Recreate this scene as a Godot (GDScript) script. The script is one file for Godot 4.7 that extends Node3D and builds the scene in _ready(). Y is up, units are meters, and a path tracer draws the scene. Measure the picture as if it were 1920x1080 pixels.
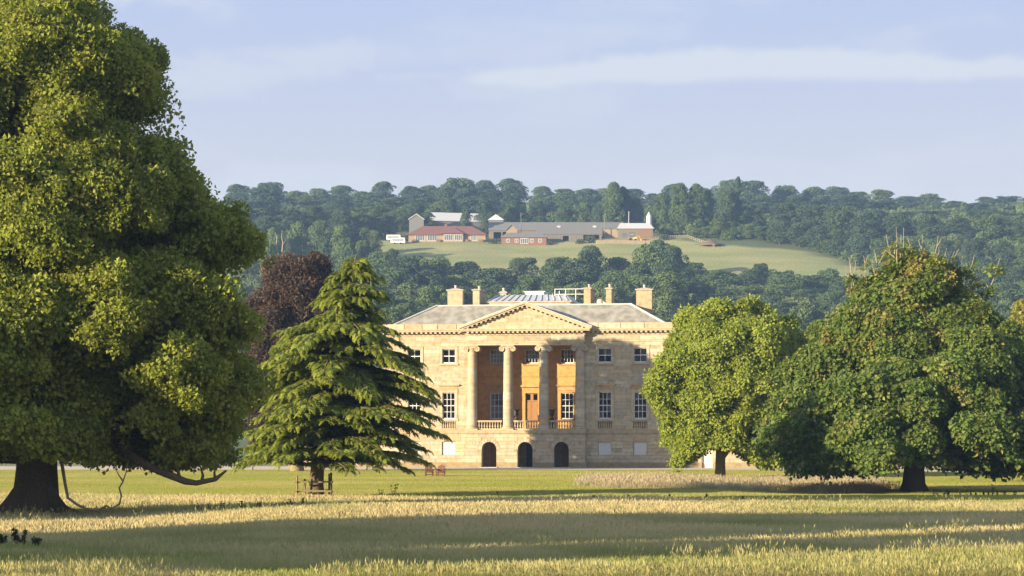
extends Node3D
# A Palladian country house seen over a summer meadow, park trees before it, a wooded hill with a farm behind it.
# Camera at the origin's side of the meadow, looking along -Z; y up; metres.

const FOCAL := 4310.0      # focal length in pixels of a 1920 wide picture
const EYE := 3.44          # eye height above the lawn
const HORIZON := 818.6     # picture row of the eye level

func across(col: float, d: float) -> float:
	return (col - 960.0) / FOCAL * d

func level(row: float, d: float) -> float:
	return EYE - (row - HORIZON) / FOCAL * d

# ---------------------------------------------------------------- shapes
class Shape:
	var v := PackedVector3Array()
	var n := PackedVector3Array()
	var c := PackedColorArray()
	func tri(a: Vector3, b: Vector3, d: Vector3, col := Color.WHITE) -> void:
		var nn := (b - a).cross(d - a).normalized()
		v.push_back(a); v.push_back(d); v.push_back(b)
		n.push_back(nn); n.push_back(nn); n.push_back(nn)
		c.push_back(col); c.push_back(col); c.push_back(col)
	func quad(a: Vector3, b: Vector3, d: Vector3, e: Vector3, col := Color.WHITE) -> void:
		tri(a, b, d, col)
		tri(a, d, e, col)
	func smooth_tri(a: Vector3, b: Vector3, d: Vector3, na: Vector3, nb: Vector3, nd: Vector3, col: Color) -> void:
		v.push_back(a); v.push_back(d); v.push_back(b)
		n.push_back(na); n.push_back(nd); n.push_back(nb)
		c.push_back(col); c.push_back(col); c.push_back(col)
	func hexa(p: Array, col := Color.WHITE) -> void:   # 0-3 bottom, 4-7 top, both counter-clockwise seen from above
		quad(p[0], p[1], p[5], p[4], col)
		quad(p[1], p[2], p[6], p[5], col)
		quad(p[2], p[3], p[7], p[6], col)
		quad(p[3], p[0], p[4], p[7], col)
		quad(p[4], p[5], p[6], p[7], col)
		quad(p[3], p[2], p[1], p[0], col)
	func box(lo: Vector3, hi: Vector3, col := Color.WHITE) -> void:
		hexa([Vector3(lo.x, lo.y, hi.z), Vector3(hi.x, lo.y, hi.z), Vector3(hi.x, lo.y, lo.z), Vector3(lo.x, lo.y, lo.z),
			Vector3(lo.x, hi.y, hi.z), Vector3(hi.x, hi.y, hi.z), Vector3(hi.x, hi.y, lo.z), Vector3(lo.x, hi.y, lo.z)], col)
	func block(lo: Vector3, hi: Vector3, e: float, col := Color.WHITE) -> void:   # front-facing stone with chamfered arrises, no back
		var f := [Vector3(lo.x + e, lo.y + e, hi.z), Vector3(hi.x - e, lo.y + e, hi.z), Vector3(hi.x - e, hi.y - e, hi.z), Vector3(lo.x + e, hi.y - e, hi.z)]
		var b := [Vector3(lo.x, lo.y, lo.z), Vector3(hi.x, lo.y, lo.z), Vector3(hi.x, hi.y, lo.z), Vector3(lo.x, hi.y, lo.z)]
		quad(f[0], f[1], f[2], f[3], col)
		for i in 4:
			var j := (i + 1) % 4
			quad(b[i], b[j], f[j], f[i], col)
	func bar(a: Vector3, b: Vector3, w: float, h: float, col := Color.WHITE, up := Vector3.UP) -> void:
		var d := (b - a).normalized()
		var s := d.cross(up)
		s = s.normalized() if s.length() > 0.01 else Vector3.RIGHT
		var t := s.cross(d).normalized() * h * 0.5
		s *= w * 0.5
		hexa([a - s - t, a + s - t, b + s - t, b - s - t, a - s + t, a + s + t, b + s + t, b - s + t], col)
	func tube(pts: Array, radii: Array, sides := 7, col := Color.WHITE, wobble := 0.0) -> void:
		var rings := []
		var norms := []
		for i in pts.size():
			var d: Vector3 = (pts[mini(i + 1, pts.size() - 1)] - pts[maxi(i - 1, 0)]).normalized()
			var s := d.cross(Vector3(0.31, 0.2, 0.93)).normalized()
			if s.length() < 0.1:
				s = d.cross(Vector3.RIGHT).normalized()
			var t := s.cross(d).normalized()
			var ring := []
			var nr := []
			for k in sides:
				var a := TAU * k / sides
				var o := s * cos(a) + t * sin(a)
				ring.push_back(pts[i] + o * radii[i] * (1.0 + wobble * sin(a * 5.0 + 0.6 * i) + wobble * 0.6 * sin(a * 3.0 + 1.0)))
				nr.push_back(o)
			rings.push_back(ring)
			norms.push_back(nr)
		for i in pts.size() - 1:
			for k in sides:
				var j := (k + 1) % sides
				smooth_tri(rings[i][j], rings[i][k], rings[i + 1][k], norms[i][j], norms[i][k], norms[i + 1][k], col)
				smooth_tri(rings[i][j], rings[i + 1][k], rings[i + 1][j], norms[i][j], norms[i + 1][k], norms[i + 1][j], col)
	func lathe(profile: Array, at := Vector3.ZERO, sides := 16, col := Color.WHITE, turn := Basis.IDENTITY) -> void:   # profile: [radius, height] upwards
		for i in profile.size() - 1:
			var p: Array = profile[i]
			var q: Array = profile[i + 1]
			var dr: float = q[0] - p[0]
			var dh: float = q[1] - p[1]
			var slope := Vector2(dh, -dr).normalized()
			for k in sides:
				var a := TAU * k / sides
				var b := TAU * (k + 1) / sides
				var ca := Vector3(cos(a), 0, -sin(a))
				var cb := Vector3(cos(b), 0, -sin(b))
				var na: Vector3 = turn * (ca * slope.x + Vector3.UP * slope.y)
				var nb: Vector3 = turn * (cb * slope.x + Vector3.UP * slope.y)
				var p0: Vector3 = at + turn * (ca * p[0] + Vector3.UP * p[1])
				var p1: Vector3 = at + turn * (cb * p[0] + Vector3.UP * p[1])
				var q0: Vector3 = at + turn * (ca * q[0] + Vector3.UP * q[1])
				var q1: Vector3 = at + turn * (cb * q[0] + Vector3.UP * q[1])
				smooth_tri(p0, p1, q1, na, nb, nb, col)
				smooth_tri(p0, q1, q0, na, nb, na, col)
	func prism(poly: PackedVector2Array, z0: float, z1: float, col := Color.WHITE) -> void:   # counter-clockwise outline in x,y; z1 is the front
		var idx := Geometry2D.triangulate_polygon(poly)
		for i in range(0, idx.size(), 3):
			var a := poly[idx[i]]
			var b := poly[idx[i + 1]]
			var d := poly[idx[i + 2]]
			if (b - a).cross(d - a) < 0:
				var t := b
				b = d
				d = t
			tri(Vector3(a.x, a.y, z1), Vector3(b.x, b.y, z1), Vector3(d.x, d.y, z1), col)
			tri(Vector3(a.x, a.y, z0), Vector3(d.x, d.y, z0), Vector3(b.x, b.y, z0), col)
		for i in poly.size():
			var a := poly[i]
			var b := poly[(i + 1) % poly.size()]
			quad(Vector3(a.x, a.y, z0), Vector3(b.x, b.y, z0), Vector3(b.x, b.y, z1), Vector3(a.x, a.y, z1), col)
	func holed(x0: float, x1: float, y0: float, y1: float, z: float, thick: float, holes: Array, col := Color.WHITE) -> void:   # a wall facing +z with rectangular openings
		var xs := [x0, x1]
		var ys := [y0, y1]
		for h in holes:
			for k in [0, 1]:
				if h[k] > x0 and h[k] < x1 and not xs.has(h[k]): xs.push_back(h[k])
				if h[k + 2] > y0 and h[k + 2] < y1 and not ys.has(h[k + 2]): ys.push_back(h[k + 2])
		xs.sort()
		ys.sort()
		var b := z - thick
		for i in xs.size() - 1:
			for j in ys.size() - 1:
				var mx: float = (xs[i] + xs[i + 1]) / 2
				var my: float = (ys[j] + ys[j + 1]) / 2
				var open := false
				for h in holes:
					if mx > h[0] and mx < h[1] and my > h[2] and my < h[3]:
						open = true
				if not open:
					quad(Vector3(xs[i], ys[j], z), Vector3(xs[i + 1], ys[j], z), Vector3(xs[i + 1], ys[j + 1], z), Vector3(xs[i], ys[j + 1], z), col)
					quad(Vector3(xs[i + 1], ys[j], b), Vector3(xs[i], ys[j], b), Vector3(xs[i], ys[j + 1], b), Vector3(xs[i + 1], ys[j + 1], b), col)
		for h in holes:
			quad(Vector3(h[0], h[2], b), Vector3(h[0], h[2], z), Vector3(h[0], h[3], z), Vector3(h[0], h[3], b), col)
			quad(Vector3(h[1], h[2], z), Vector3(h[1], h[2], b), Vector3(h[1], h[3], b), Vector3(h[1], h[3], z), col)
			quad(Vector3(h[0], h[3], z), Vector3(h[1], h[3], z), Vector3(h[1], h[3], b), Vector3(h[0], h[3], b), col)
			quad(Vector3(h[0], h[2], b), Vector3(h[1], h[2], b), Vector3(h[1], h[2], z), Vector3(h[0], h[2], z), col)
		quad(Vector3(x0, y0, b), Vector3(x0, y0, z), Vector3(x0, y1, z), Vector3(x0, y1, b), col)
		quad(Vector3(x1, y0, z), Vector3(x1, y0, b), Vector3(x1, y1, b), Vector3(x1, y1, z), col)
		quad(Vector3(x0, y1, z), Vector3(x1, y1, z), Vector3(x1, y1, b), Vector3(x0, y1, b), col)
	func mesh() -> ArrayMesh:
		var a := []
		a.resize(Mesh.ARRAY_MAX)
		a[Mesh.ARRAY_VERTEX] = v
		a[Mesh.ARRAY_NORMAL] = n
		a[Mesh.ARRAY_COLOR] = c
		var m := ArrayMesh.new()
		m.add_surface_from_arrays(Mesh.PRIMITIVE_TRIANGLES, a)
		return m

# ---------------------------------------------------------------- naming
var used := {}

func numbered(called: String) -> String:
	var k: int = used.get(called, 0)
	used[called] = k + 1
	return called if k == 0 else "%s_%03d" % [called, k]

func tag(o: Node, label: String, category: String, group := "") -> void:
	o.set_meta("label", label)
	o.set_meta("category", category)
	if group:
		o.set_meta("group", group)

func thing(called: String, label: String, category: String, at: Vector3, turn := 0.0, group := "") -> Node3D:
	var o := Node3D.new()
	o.name = numbered(called)
	add_child(o)
	o.position = at
	o.rotation.y = turn
	tag(o, label, category, group)
	return o

func obj(called: String, s, m: Material, parent: Node = null) -> MeshInstance3D:
	var o := MeshInstance3D.new()
	o.name = numbered(called) if parent == null else StringName(called)
	o.mesh = s.mesh() if s is Shape else s
	o.material_override = m
	(parent if parent else self).add_child(o, true)
	return o

func structure(called: String, s, m: Material) -> MeshInstance3D:
	var o := obj(called, s, m)
	o.set_meta("kind", "structure")
	return o

func scatter(called: String, mesh: Mesh, buf: PackedFloat32Array, m: Material, parent: Node = null) -> MultiMeshInstance3D:
	var mm := MultiMesh.new()
	mm.transform_format = MultiMesh.TRANSFORM_3D
	mm.use_colors = true
	mm.mesh = mesh
	mm.instance_count = buf.size() / 16
	mm.buffer = buf
	var o := MultiMeshInstance3D.new()
	o.name = numbered(called) if parent == null else StringName(called)
	o.multimesh = mm
	o.material_override = m
	o.set_meta("kind", "stuff")
	(parent if parent else self).add_child(o, true)
	return o

func put(buf: PackedFloat32Array, b: Basis, p: Vector3, c: Color) -> void:
	buf.append_array(PackedFloat32Array([b.x.x, b.y.x, b.z.x, p.x, b.x.y, b.y.y, b.z.y, p.y, b.x.z, b.y.z, b.z.z, p.z, c.r, c.g, c.b, 1.0]))

# ---------------------------------------------------------------- materials (base colours are linear values)
func lin(r: float, g: float, b: float) -> Color:
	return Color(r, g, b).linear_to_srgb()

func paint(r: float, g: float, b: float, rough := 0.8, metal := 0.0) -> StandardMaterial3D:
	var m := StandardMaterial3D.new()
	m.albedo_color = lin(r, g, b)
	m.roughness = rough
	m.metallic = metal
	return m

func noise_tex(freq: float, seed_: int, stops: Array, size := 512, kind := FastNoiseLite.TYPE_SIMPLEX_SMOOTH, octaves := 5) -> NoiseTexture2D:
	var f := FastNoiseLite.new()
	f.noise_type = kind
	f.frequency = freq
	f.seed = seed_
	f.fractal_octaves = octaves
	var g := Gradient.new()
	g.offsets = PackedFloat32Array(stops.map(func(s): return s[0]))
	g.colors = PackedColorArray(stops.map(func(s): return s[1]))
	var t := NoiseTexture2D.new()
	t.width = size
	t.height = size
	t.seamless = true
	t.noise = f
	t.color_ramp = g
	return t

func grained(m: StandardMaterial3D, t: Texture2D, per_metre: float, relief := 0.0) -> StandardMaterial3D:
	m.albedo_texture = t
	m.uv1_triplanar = true
	m.uv1_world_triplanar = true
	m.uv1_scale = Vector3.ONE * per_metre
	if relief > 0:
		m.heightmap_enabled = true
		m.heightmap_texture = t
		m.heightmap_scale = relief
	return m

func tinted(rough := 0.85) -> StandardMaterial3D:
	var m := StandardMaterial3D.new()
	m.vertex_color_use_as_albedo = true
	m.roughness = rough
	return m

func leafy(through: float, rough := 0.55) -> StandardMaterial3D:
	var m := tinted(rough)
	m.cull_mode = BaseMaterial3D.CULL_DISABLED
	m.backlight_enabled = true
	m.backlight = Color(through, through, through)
	m.metallic_specular = 0.35
	return m

var rng := RandomNumberGenerator.new()

func rnd(a := 0.0, b := 1.0) -> float:
	return rng.randf_range(a, b)

func ball() -> Vector3:
	var y := rnd(-1, 1)
	var a := rnd(0, TAU)
	var r := sqrt(1 - y * y)
	return Vector3(r * cos(a), y, r * sin(a))

func curve(table: Array, x: float) -> float:   # [[x, value], ...] in rising x, straight lines between
	if x <= table[0][0]:
		return table[0][1]
	for i in table.size() - 1:
		if x < table[i + 1][0]:
			return lerpf(table[i][1], table[i + 1][1], (x - table[i][0]) / (table[i + 1][0] - table[i][0]))
	return table[-1][1]

var M := {}
var patch := FastNoiseLite.new()

func _ready() -> void:
	rng.seed = 20240611
	patch.seed = 5
	patch.frequency = 0.02
	patch.fractal_octaves = 4
	# camera: level, its lens shifted up so that uprights stay upright
	var cam := Camera3D.new()
	cam.name = "camera"
	cam.position = Vector3(0, EYE, 0)
	cam.projection = Camera3D.PROJECTION_FRUSTUM
	cam.near = 1.0
	cam.far = 6000.0
	cam.size = 2.0 * 540.0 / FOCAL
	cam.frustum_offset = Vector2(0, (HORIZON - 540.0) / FOCAL)
	add_child(cam)
	# low warm sun from behind the left shoulder
	var sun := DirectionalLight3D.new()
	sun.name = "sun"
	add_child(sun)
	var az := deg_to_rad(55.5)
	var el := deg_to_rad(11.7)
	sun.look_at_from_position(Vector3(-sin(az) * cos(el), sin(el), cos(az) * cos(el)) * 100.0, Vector3.ZERO)
	sun.light_color = Color(1.0, 0.91, 0.755)
	sun.light_energy = 1.48
	sun.light_angular_distance = 0.5
	sun.shadow_enabled = true
	var env := Environment.new()
	env.background_mode = Environment.BG_SKY
	env.sky = Sky.new()
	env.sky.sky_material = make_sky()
	env.tonemap_mode = Environment.TONE_MAPPER_LINEAR
	env.tonemap_exposure = 2.9
	env.fog_enabled = true
	env.fog_density = 0.00018
	env.fog_light_color = Color(0.64, 0.79, 1.0)
	env.sdfgi_enabled = true
	env.ssao_enabled = true
	env.ssil_enabled = true
	var world := WorldEnvironment.new()
	world.name = "world"
	world.environment = env
	add_child(world)
	make_materials()
	make_ground()
	make_house()
	make_wings()
	make_farm()
	make_hill_trees()
	make_park_trees()
	make_shade_trees()
	make_small_things()
	make_grass()

# ---------------------------------------------------------------- sky
func make_sky() -> PanoramaSkyMaterial:
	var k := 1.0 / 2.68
	var ramp := [[0.0, Color(0.66, 0.68, 0.74)], [6.2, Color(0.64, 0.665, 0.745)], [8.6, Color(0.55, 0.60, 0.765)], [11.0, Color(0.48, 0.565, 0.79)], [20.0, Color(0.44, 0.53, 0.76)], [45.0, Color(0.40, 0.495, 0.74)], [90.0, Color(0.36, 0.465, 0.72)]]  # sky above the frame brightened to add fill light
	var base := func(e: float) -> Color:
		for i in ramp.size() - 1:
			if e < ramp[i + 1][0]:
				return ramp[i][1].lerp(ramp[i + 1][1], maxf(0.0, (e - ramp[i][0]) / (ramp[i + 1][0] - ramp[i][0])))
		return ramp[-1][1]
	var streak := FastNoiseLite.new()
	streak.seed = 11
	streak.frequency = 1.0
	streak.fractal_octaves = 5
	streak.domain_warp_enabled = true
	streak.domain_warp_amplitude = 0.3
	streak.domain_warp_frequency = 1.5
	var w := 1024
	var im := Image.create_empty(w, w / 2, false, Image.FORMAT_RGBF)
	for y in w / 2:
		var e := 90.0 - (y + 0.5) * 360.0 / w
		var c: Color = base.call(e)
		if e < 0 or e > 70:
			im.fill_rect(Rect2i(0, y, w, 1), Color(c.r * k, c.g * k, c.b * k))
			continue
		for x in w:
			im.set_pixel(x, y, veiled(c, wrapf((x + 0.5) / w * TAU, -PI, PI), e, streak) * k)
	im.resize(4096, 2048, Image.INTERPOLATE_CUBIC)
	for y in range(900, 1024):           # the part in view, finer
		var e := 90.0 - (y + 0.5) * 360.0 / 4096
		var c: Color = base.call(e)
		for i in range(-168, 168):
			im.set_pixel(posmod(i, 4096), y, veiled(c, (i + 0.5) / 4096 * TAU, e, streak) * k)
	var m := PanoramaSkyMaterial.new()
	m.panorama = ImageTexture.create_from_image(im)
	return m

func veiled(c: Color, a: float, e: float, f: FastNoiseLite) -> Color:   # thin streaks of high cloud, and the one long bank in view
	var d := Vector3(sin(a), 0, -cos(a)) * 6.0
	var t := f.get_noise_3d(d.x * 1.2, e * 0.55, d.z * 1.2)
	var s := smoothstep(-0.08, 0.35, t) * 0.6
	var deg := rad_to_deg(a)
	var col := 960.0 + tan(a) * FOCAL if absf(a) < 0.5 else 99999.0
	if col > 700 and col < 3300:
		var row := HORIZON - tan(deg_to_rad(e)) / cos(a) * FOCAL
		var n := f.get_noise_2d(col * 0.006, row * 0.02) * 14.0 + f.get_noise_2d(col * 0.025, row * 0.06 + 30.0) * 6.0
		var top := curve([[860, 142], [960, 124], [1200, 100], [1450, 90], [1650, 92], [1760, 108], [2300, 116], [2700, 140]], col) + n
		var low := curve([[860, 144], [920, 162], [1000, 166], [1150, 156], [1500, 148], [2300, 146], [2700, 140]], col) + n * 0.6
		s = maxf(s * 0.6, smoothstep(top - 9.0, top + 8.0, row) * (1.0 - smoothstep(low - 7.0, low + 8.0, row)) * 0.95)
	var veil := Color(0.67, 0.715, 0.795)
	return c.lerp(veil, clampf(s, 0, 1))

# ---------------------------------------------------------------- materials shared by many things
func make_materials() -> void:
	var stone_grain := noise_tex(0.012, 3, [[0.0, lin(0.62, 0.60, 0.56)], [0.4, lin(0.88, 0.87, 0.85)], [0.65, lin(1, 1, 1)], [1.0, lin(0.95, 0.90, 0.80)]])
	var streaks := noise_tex(0.02, 8, [[0.0, lin(0.5, 0.5, 0.48)], [0.45, lin(0.9, 0.9, 0.9)], [1.0, lin(1, 1, 1)]])
	M.stone = grained(tinted(0.9), stone_grain, 0.22, 1.2)
	M.stone.albedo_color = lin(0.84, 0.85, 0.90)
	M.slate = grained(paint(0.37, 0.365, 0.34, 0.9), noise_tex(0.013, 21, [[0.0, lin(0.42, 0.42, 0.38)], [0.42, lin(0.66, 0.64, 0.56)], [0.55, lin(0.82, 0.8, 0.74)], [0.75, lin(0.95, 0.94, 0.92)], [1.0, lin(1, 1, 1)]]), 0.11, 2.0)
	M.lead = grained(paint(0.42, 0.45, 0.5, 0.55), streaks, 0.5)
	M.lead_pale = grained(paint(0.55, 0.54, 0.5, 0.7), streaks, 0.5)
	M.white = paint(0.72, 0.72, 0.70, 0.5)
	M.blind = grained(paint(0.62, 0.62, 0.6, 0.8), streaks, 1.0)
	M.plaster = paint(0.42, 0.38, 0.32, 0.9)
	M.iron = paint(0.02, 0.02, 0.022, 0.6)
	M.oak = grained(paint(0.34, 0.17, 0.05, 0.6), streaks, 2.0)
	M.glass = paint(0.02, 0.025, 0.03, 0.03)
	M.glass.transparency = BaseMaterial3D.TRANSPARENCY_ALPHA
	M.glass.albedo_color.a = 0.12
	M.ochre = grained(tinted(0.9), stone_grain, 0.18, 0.6)
	M.ochre.albedo_color = lin(0.9, 0.9, 0.9)
	M.bark = grained(paint(0.165, 0.13, 0.085, 0.95), noise_tex(0.03, 31, [[0.0, lin(0.3, 0.3, 0.28)], [0.5, lin(0.8, 0.8, 0.75)], [1.0, lin(1.2, 1.15, 1.0)]]), 0.7, 6.0)
	M.pale_bark = grained(paint(0.30, 0.24, 0.13, 0.95), noise_tex(0.03, 32, [[0.0, lin(0.45, 0.45, 0.4)], [0.5, lin(0.85, 0.85, 0.8)], [1.0, lin(1.1, 1.1, 1.0)]]), 0.8, 3.0)
	M.dead = paint(0.30, 0.26, 0.185, 0.9)
	M.leaf = leafy(0.95)
	M.needle = leafy(0.7, 0.6)
	M.grass = leafy(1.0, 0.8)
	M.timber = grained(paint(0.24, 0.19, 0.11, 0.9), streaks, 1.5)
	M.dark_timber = paint(0.05, 0.042, 0.03, 0.9)
	M.red_timber = grained(paint(0.16, 0.055, 0.035, 0.8), streaks, 2.0)
	M.gravel = grained(paint(0.62, 0.52, 0.39, 0.95), noise_tex(0.06, 41, [[0.0, lin(0.6, 0.58, 0.55)], [0.5, lin(0.9, 0.9, 0.88)], [1.0, lin(1.1, 1.1, 1.1)]]), 0.12, 1.0)
	M.ground = grained(tinted(0.95), noise_tex(0.02, 51, [[0.0, lin(0.55, 0.58, 0.5)], [0.5, lin(0.85, 0.86, 0.8)], [1.0, lin(1.15, 1.1, 1.0)]]), 0.06, 4.0)

# ---------------------------------------------------------------- ground and hill, one sheet
const SLOPE := [[300, 0.0], [400, 1.0], [500, 8.0], [600, 21.2], [700, 32.4], [800, 46.8], [850, 54.4], [900, 64.7], [940, 72.9], [1000, 88.9], [1050, 96.2], [1100, 103.1], [1200, 117.2], [1330, 134.0], [1450, 143.0], [1700, 146.0], [2400, 120.0]]

func swell(x: float, z: float) -> float:   # a rise added across the meadow to hide the great tree's shadow behind it
	var q := (x + 21.0) * 0.545 + (z + 101.0) * 0.839
	var h := smoothstep(34.0, 12.0, q) * smoothstep(4.0, 11.0, q)
	return h * clampf(0.34 - 0.012 * x, 0.05, 0.42) * smoothstep(-16.0, -8.0, x)

func ground_at(x: float, z: float) -> float:
	var d := -z
	if d > 300:
		var h := curve(SLOPE, d)
		return h + patch.get_noise_2d(x * 0.35, d * 0.35) * clampf((d - 400) * 0.008, 0, 2.5)
	var dip := -0.28 * smoothstep(12.0, 19.0, x) * smoothstep(130.0, 147.0, d) * smoothstep(212.0, 185.0, d)
	return swell(x, z) + dip + patch.get_noise_2d(x * 2.0, z * 2.0) * 0.05 * smoothstep(230.0, 200.0, d)

func drive_near(x: float) -> float:
	return curve([[-80, 234], [20, 234], [38, 231], [42, 219], [46, 198], [60, 170], [90, 120]], x)

func in_field(x: float, d: float) -> bool:
	var col := 960.0 + x / d * FOCAL
	if d < 895 or d > 1010:
		return false
	return d < curve([[690, 1004], [1000, 1004], [1250, 1002], [1320, 985], [1400, 982], [1500, 972], [1590, 950], [1640, 900]], col) and col > 690 - (d - 960) * 0.5 and col < 1640

func soil(x: float, z: float) -> Color:
	var d := -z
	var t := patch.get_noise_2d(x * 3.0, z * 3.0)
	var gold := Color(0.27, 0.25, 0.10).lerp(Color(0.19, 0.20, 0.07), clampf(0.5 + t * 1.4, 0, 1))
	var lawn := Color(0.17, 0.21, 0.055).lerp(Color(0.23, 0.22, 0.075), clampf(0.5 + t * 1.4, 0, 1))
	if d < 320:
		return gold.lerp(lawn, smoothstep(122.0, 136.0, d + t * 8.0))
	if in_field(x, d):
		return Color(0.235, 0.27, 0.09).lerp(Color(0.33, 0.32, 0.135), clampf(0.5 + patch.get_noise_2d(x * 0.8, d * 3.0) * 1.6, 0, 1))
	return Color(0.085, 0.12, 0.04)

func make_ground() -> void:
	var xs := [-1500.0, -1000.0, -760.0, -600.0, -480.0, -400.0, -340.0]
	var x := -300.0
	while x <= 300.0:
		xs.push_back(x)
		x += 2.0 if x > -68 and x < 68 else 9.0
	xs.append_array([320.0, 350.0, 400.0, 480.0, 600.0, 760.0, 1000.0, 1500.0])
	var zs := [120.0, 60.0, 20.0, 0.0, -20.0, -40.0]
	var z := -50.0
	while z > -2400.0:
		zs.push_back(z)
		z -= 2.0 if z > -262 else 8.0 if z > -880 else 5.0 if z > -1030 else 12.0 if z > -1450 else 90.0
	var p := PackedVector3Array()
	var c := PackedColorArray()
	var idx := PackedInt32Array()
	for j in zs.size():
		for i in xs.size():
			p.push_back(Vector3(xs[i], ground_at(xs[i], zs[j]), zs[j]))
			c.push_back(soil(xs[i], zs[j]))
	var nx := xs.size()
	for j in zs.size() - 1:
		for i in nx - 1:
			var a := j * nx + i
			idx.append_array(PackedInt32Array([a, a + nx, a + 1, a + 1, a + nx, a + nx + 1]))
	var nrm := PackedVector3Array()
	for j in zs.size():
		for i in nx:
			var l := p[j * nx + maxi(i - 1, 0)]
			var r := p[j * nx + mini(i + 1, nx - 1)]
			var u := p[mini(j + 1, zs.size() - 1) * nx + i]
			var d := p[maxi(j - 1, 0) * nx + i]
			nrm.push_back((r - l).cross(u - d).normalized())
	for i in nrm.size():
		if nrm[i].y < 0:
			nrm[i] = -nrm[i]
	var arr := []
	arr.resize(Mesh.ARRAY_MAX)
	arr[Mesh.ARRAY_VERTEX] = p
	arr[Mesh.ARRAY_NORMAL] = nrm
	arr[Mesh.ARRAY_COLOR] = c
	arr[Mesh.ARRAY_INDEX] = idx
	var m := ArrayMesh.new()
	m.add_surface_from_arrays(Mesh.PRIMITIVE_TRIANGLES, arr)
	structure("ground", m, M.ground)
	# gravel drive along the front, bending towards the right foreground
	var s := Shape.new()
	var cols := []
	var xx := -90.0
	while xx <= 86.0:
		cols.push_back(xx)
		xx += 2.0
	for i in cols.size() - 1:
		var a: float = cols[i]
		var b: float = cols[i + 1]
		var na := drive_near(a) + patch.get_noise_1d(a * 9.0) * 0.5
		var nb := drive_near(b) + patch.get_noise_1d(b * 9.0) * 0.5
		var fa := na + 13.0 + maxf(0, a - 30) * 0.5
		var fb := nb + 13.0 + maxf(0, b - 30) * 0.5
		if a < 33:
			fa = 262.0
			fb = 262.0
		s.quad(Vector3(a, 0.06, -na), Vector3(b, 0.06, -nb), Vector3(b, 0.06, -fb), Vector3(a, 0.06, -fa))
	structure("gravel_drive", s, M.gravel)

# ---------------------------------------------------------------- the house
const TONES := [[0.55, 0.465, 0.31], [0.53, 0.43, 0.265], [0.51, 0.395, 0.225], [0.47, 0.415, 0.31], [0.60, 0.53, 0.39], [0.54, 0.44, 0.28], [0.42, 0.36, 0.255], [0.57, 0.48, 0.33]]

func stone_tone(vary := 0.08) -> Color:
	var t: Array = TONES[rng.randi() % TONES.size()]
	var k := 1.0 + rnd(-vary, vary)
	return Color(lerpf(t[0], 0.535, 0.25) * k, lerpf(t[1], 0.445, 0.25) * k, lerpf(t[2], 0.29, 0.25) * k)

func courses(u0: float, u1: float, v0: float, v1: float, rise: float, wide: Vector2, holes: Array, arches: Array, take: Callable) -> void:
	var rows := int(round((v1 - v0) / rise))
	var h := (v1 - v0) / rows
	for r in rows:
		var lo := v0 + r * h
		var hi := lo + h
		var spans := [[u0, u1]]
		var cuts := []
		for q in holes:
			if lo < q[3] - 0.04 and hi > q[2] + 0.04:
				cuts.push_back([q[0], q[1]])
		for q in arches:    # [middle, half width, springing, ring]
			var half := -1.0
			if lo < q[2]:
				half = q[1]
			elif lo < q[2] + q[1] + q[3]:
				half = sqrt(maxf(0, pow(q[1] + q[3], 2) - pow(lo - q[2], 2)))
			if hi > q[2] and lo < q[2]:
				half = q[1] + q[3]
			if half > 0:
				cuts.push_back([q[0] - half, q[0] + half])
		for q in cuts:
			var left := []
			for sp in spans:
				if q[1] <= sp[0] or q[0] >= sp[1]:
					left.push_back(sp)
					continue
				if q[0] - sp[0] > 0.12: left.push_back([sp[0], q[0]])
				if sp[1] - q[1] > 0.12: left.push_back([q[1], sp[1]])
			spans = left
		for sp in spans:
			var a: float = sp[0]
			while a < sp[1] - 0.01:
				var b := a + rnd(wide.x, wide.y)
				if sp[1] - b < wide.x * 0.6: b = sp[1]
				take.call(Vector3(a + 0.006, lo + 0.006, 0), Vector3(b - 0.006, hi - 0.006, 0))
				a = b

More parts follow.
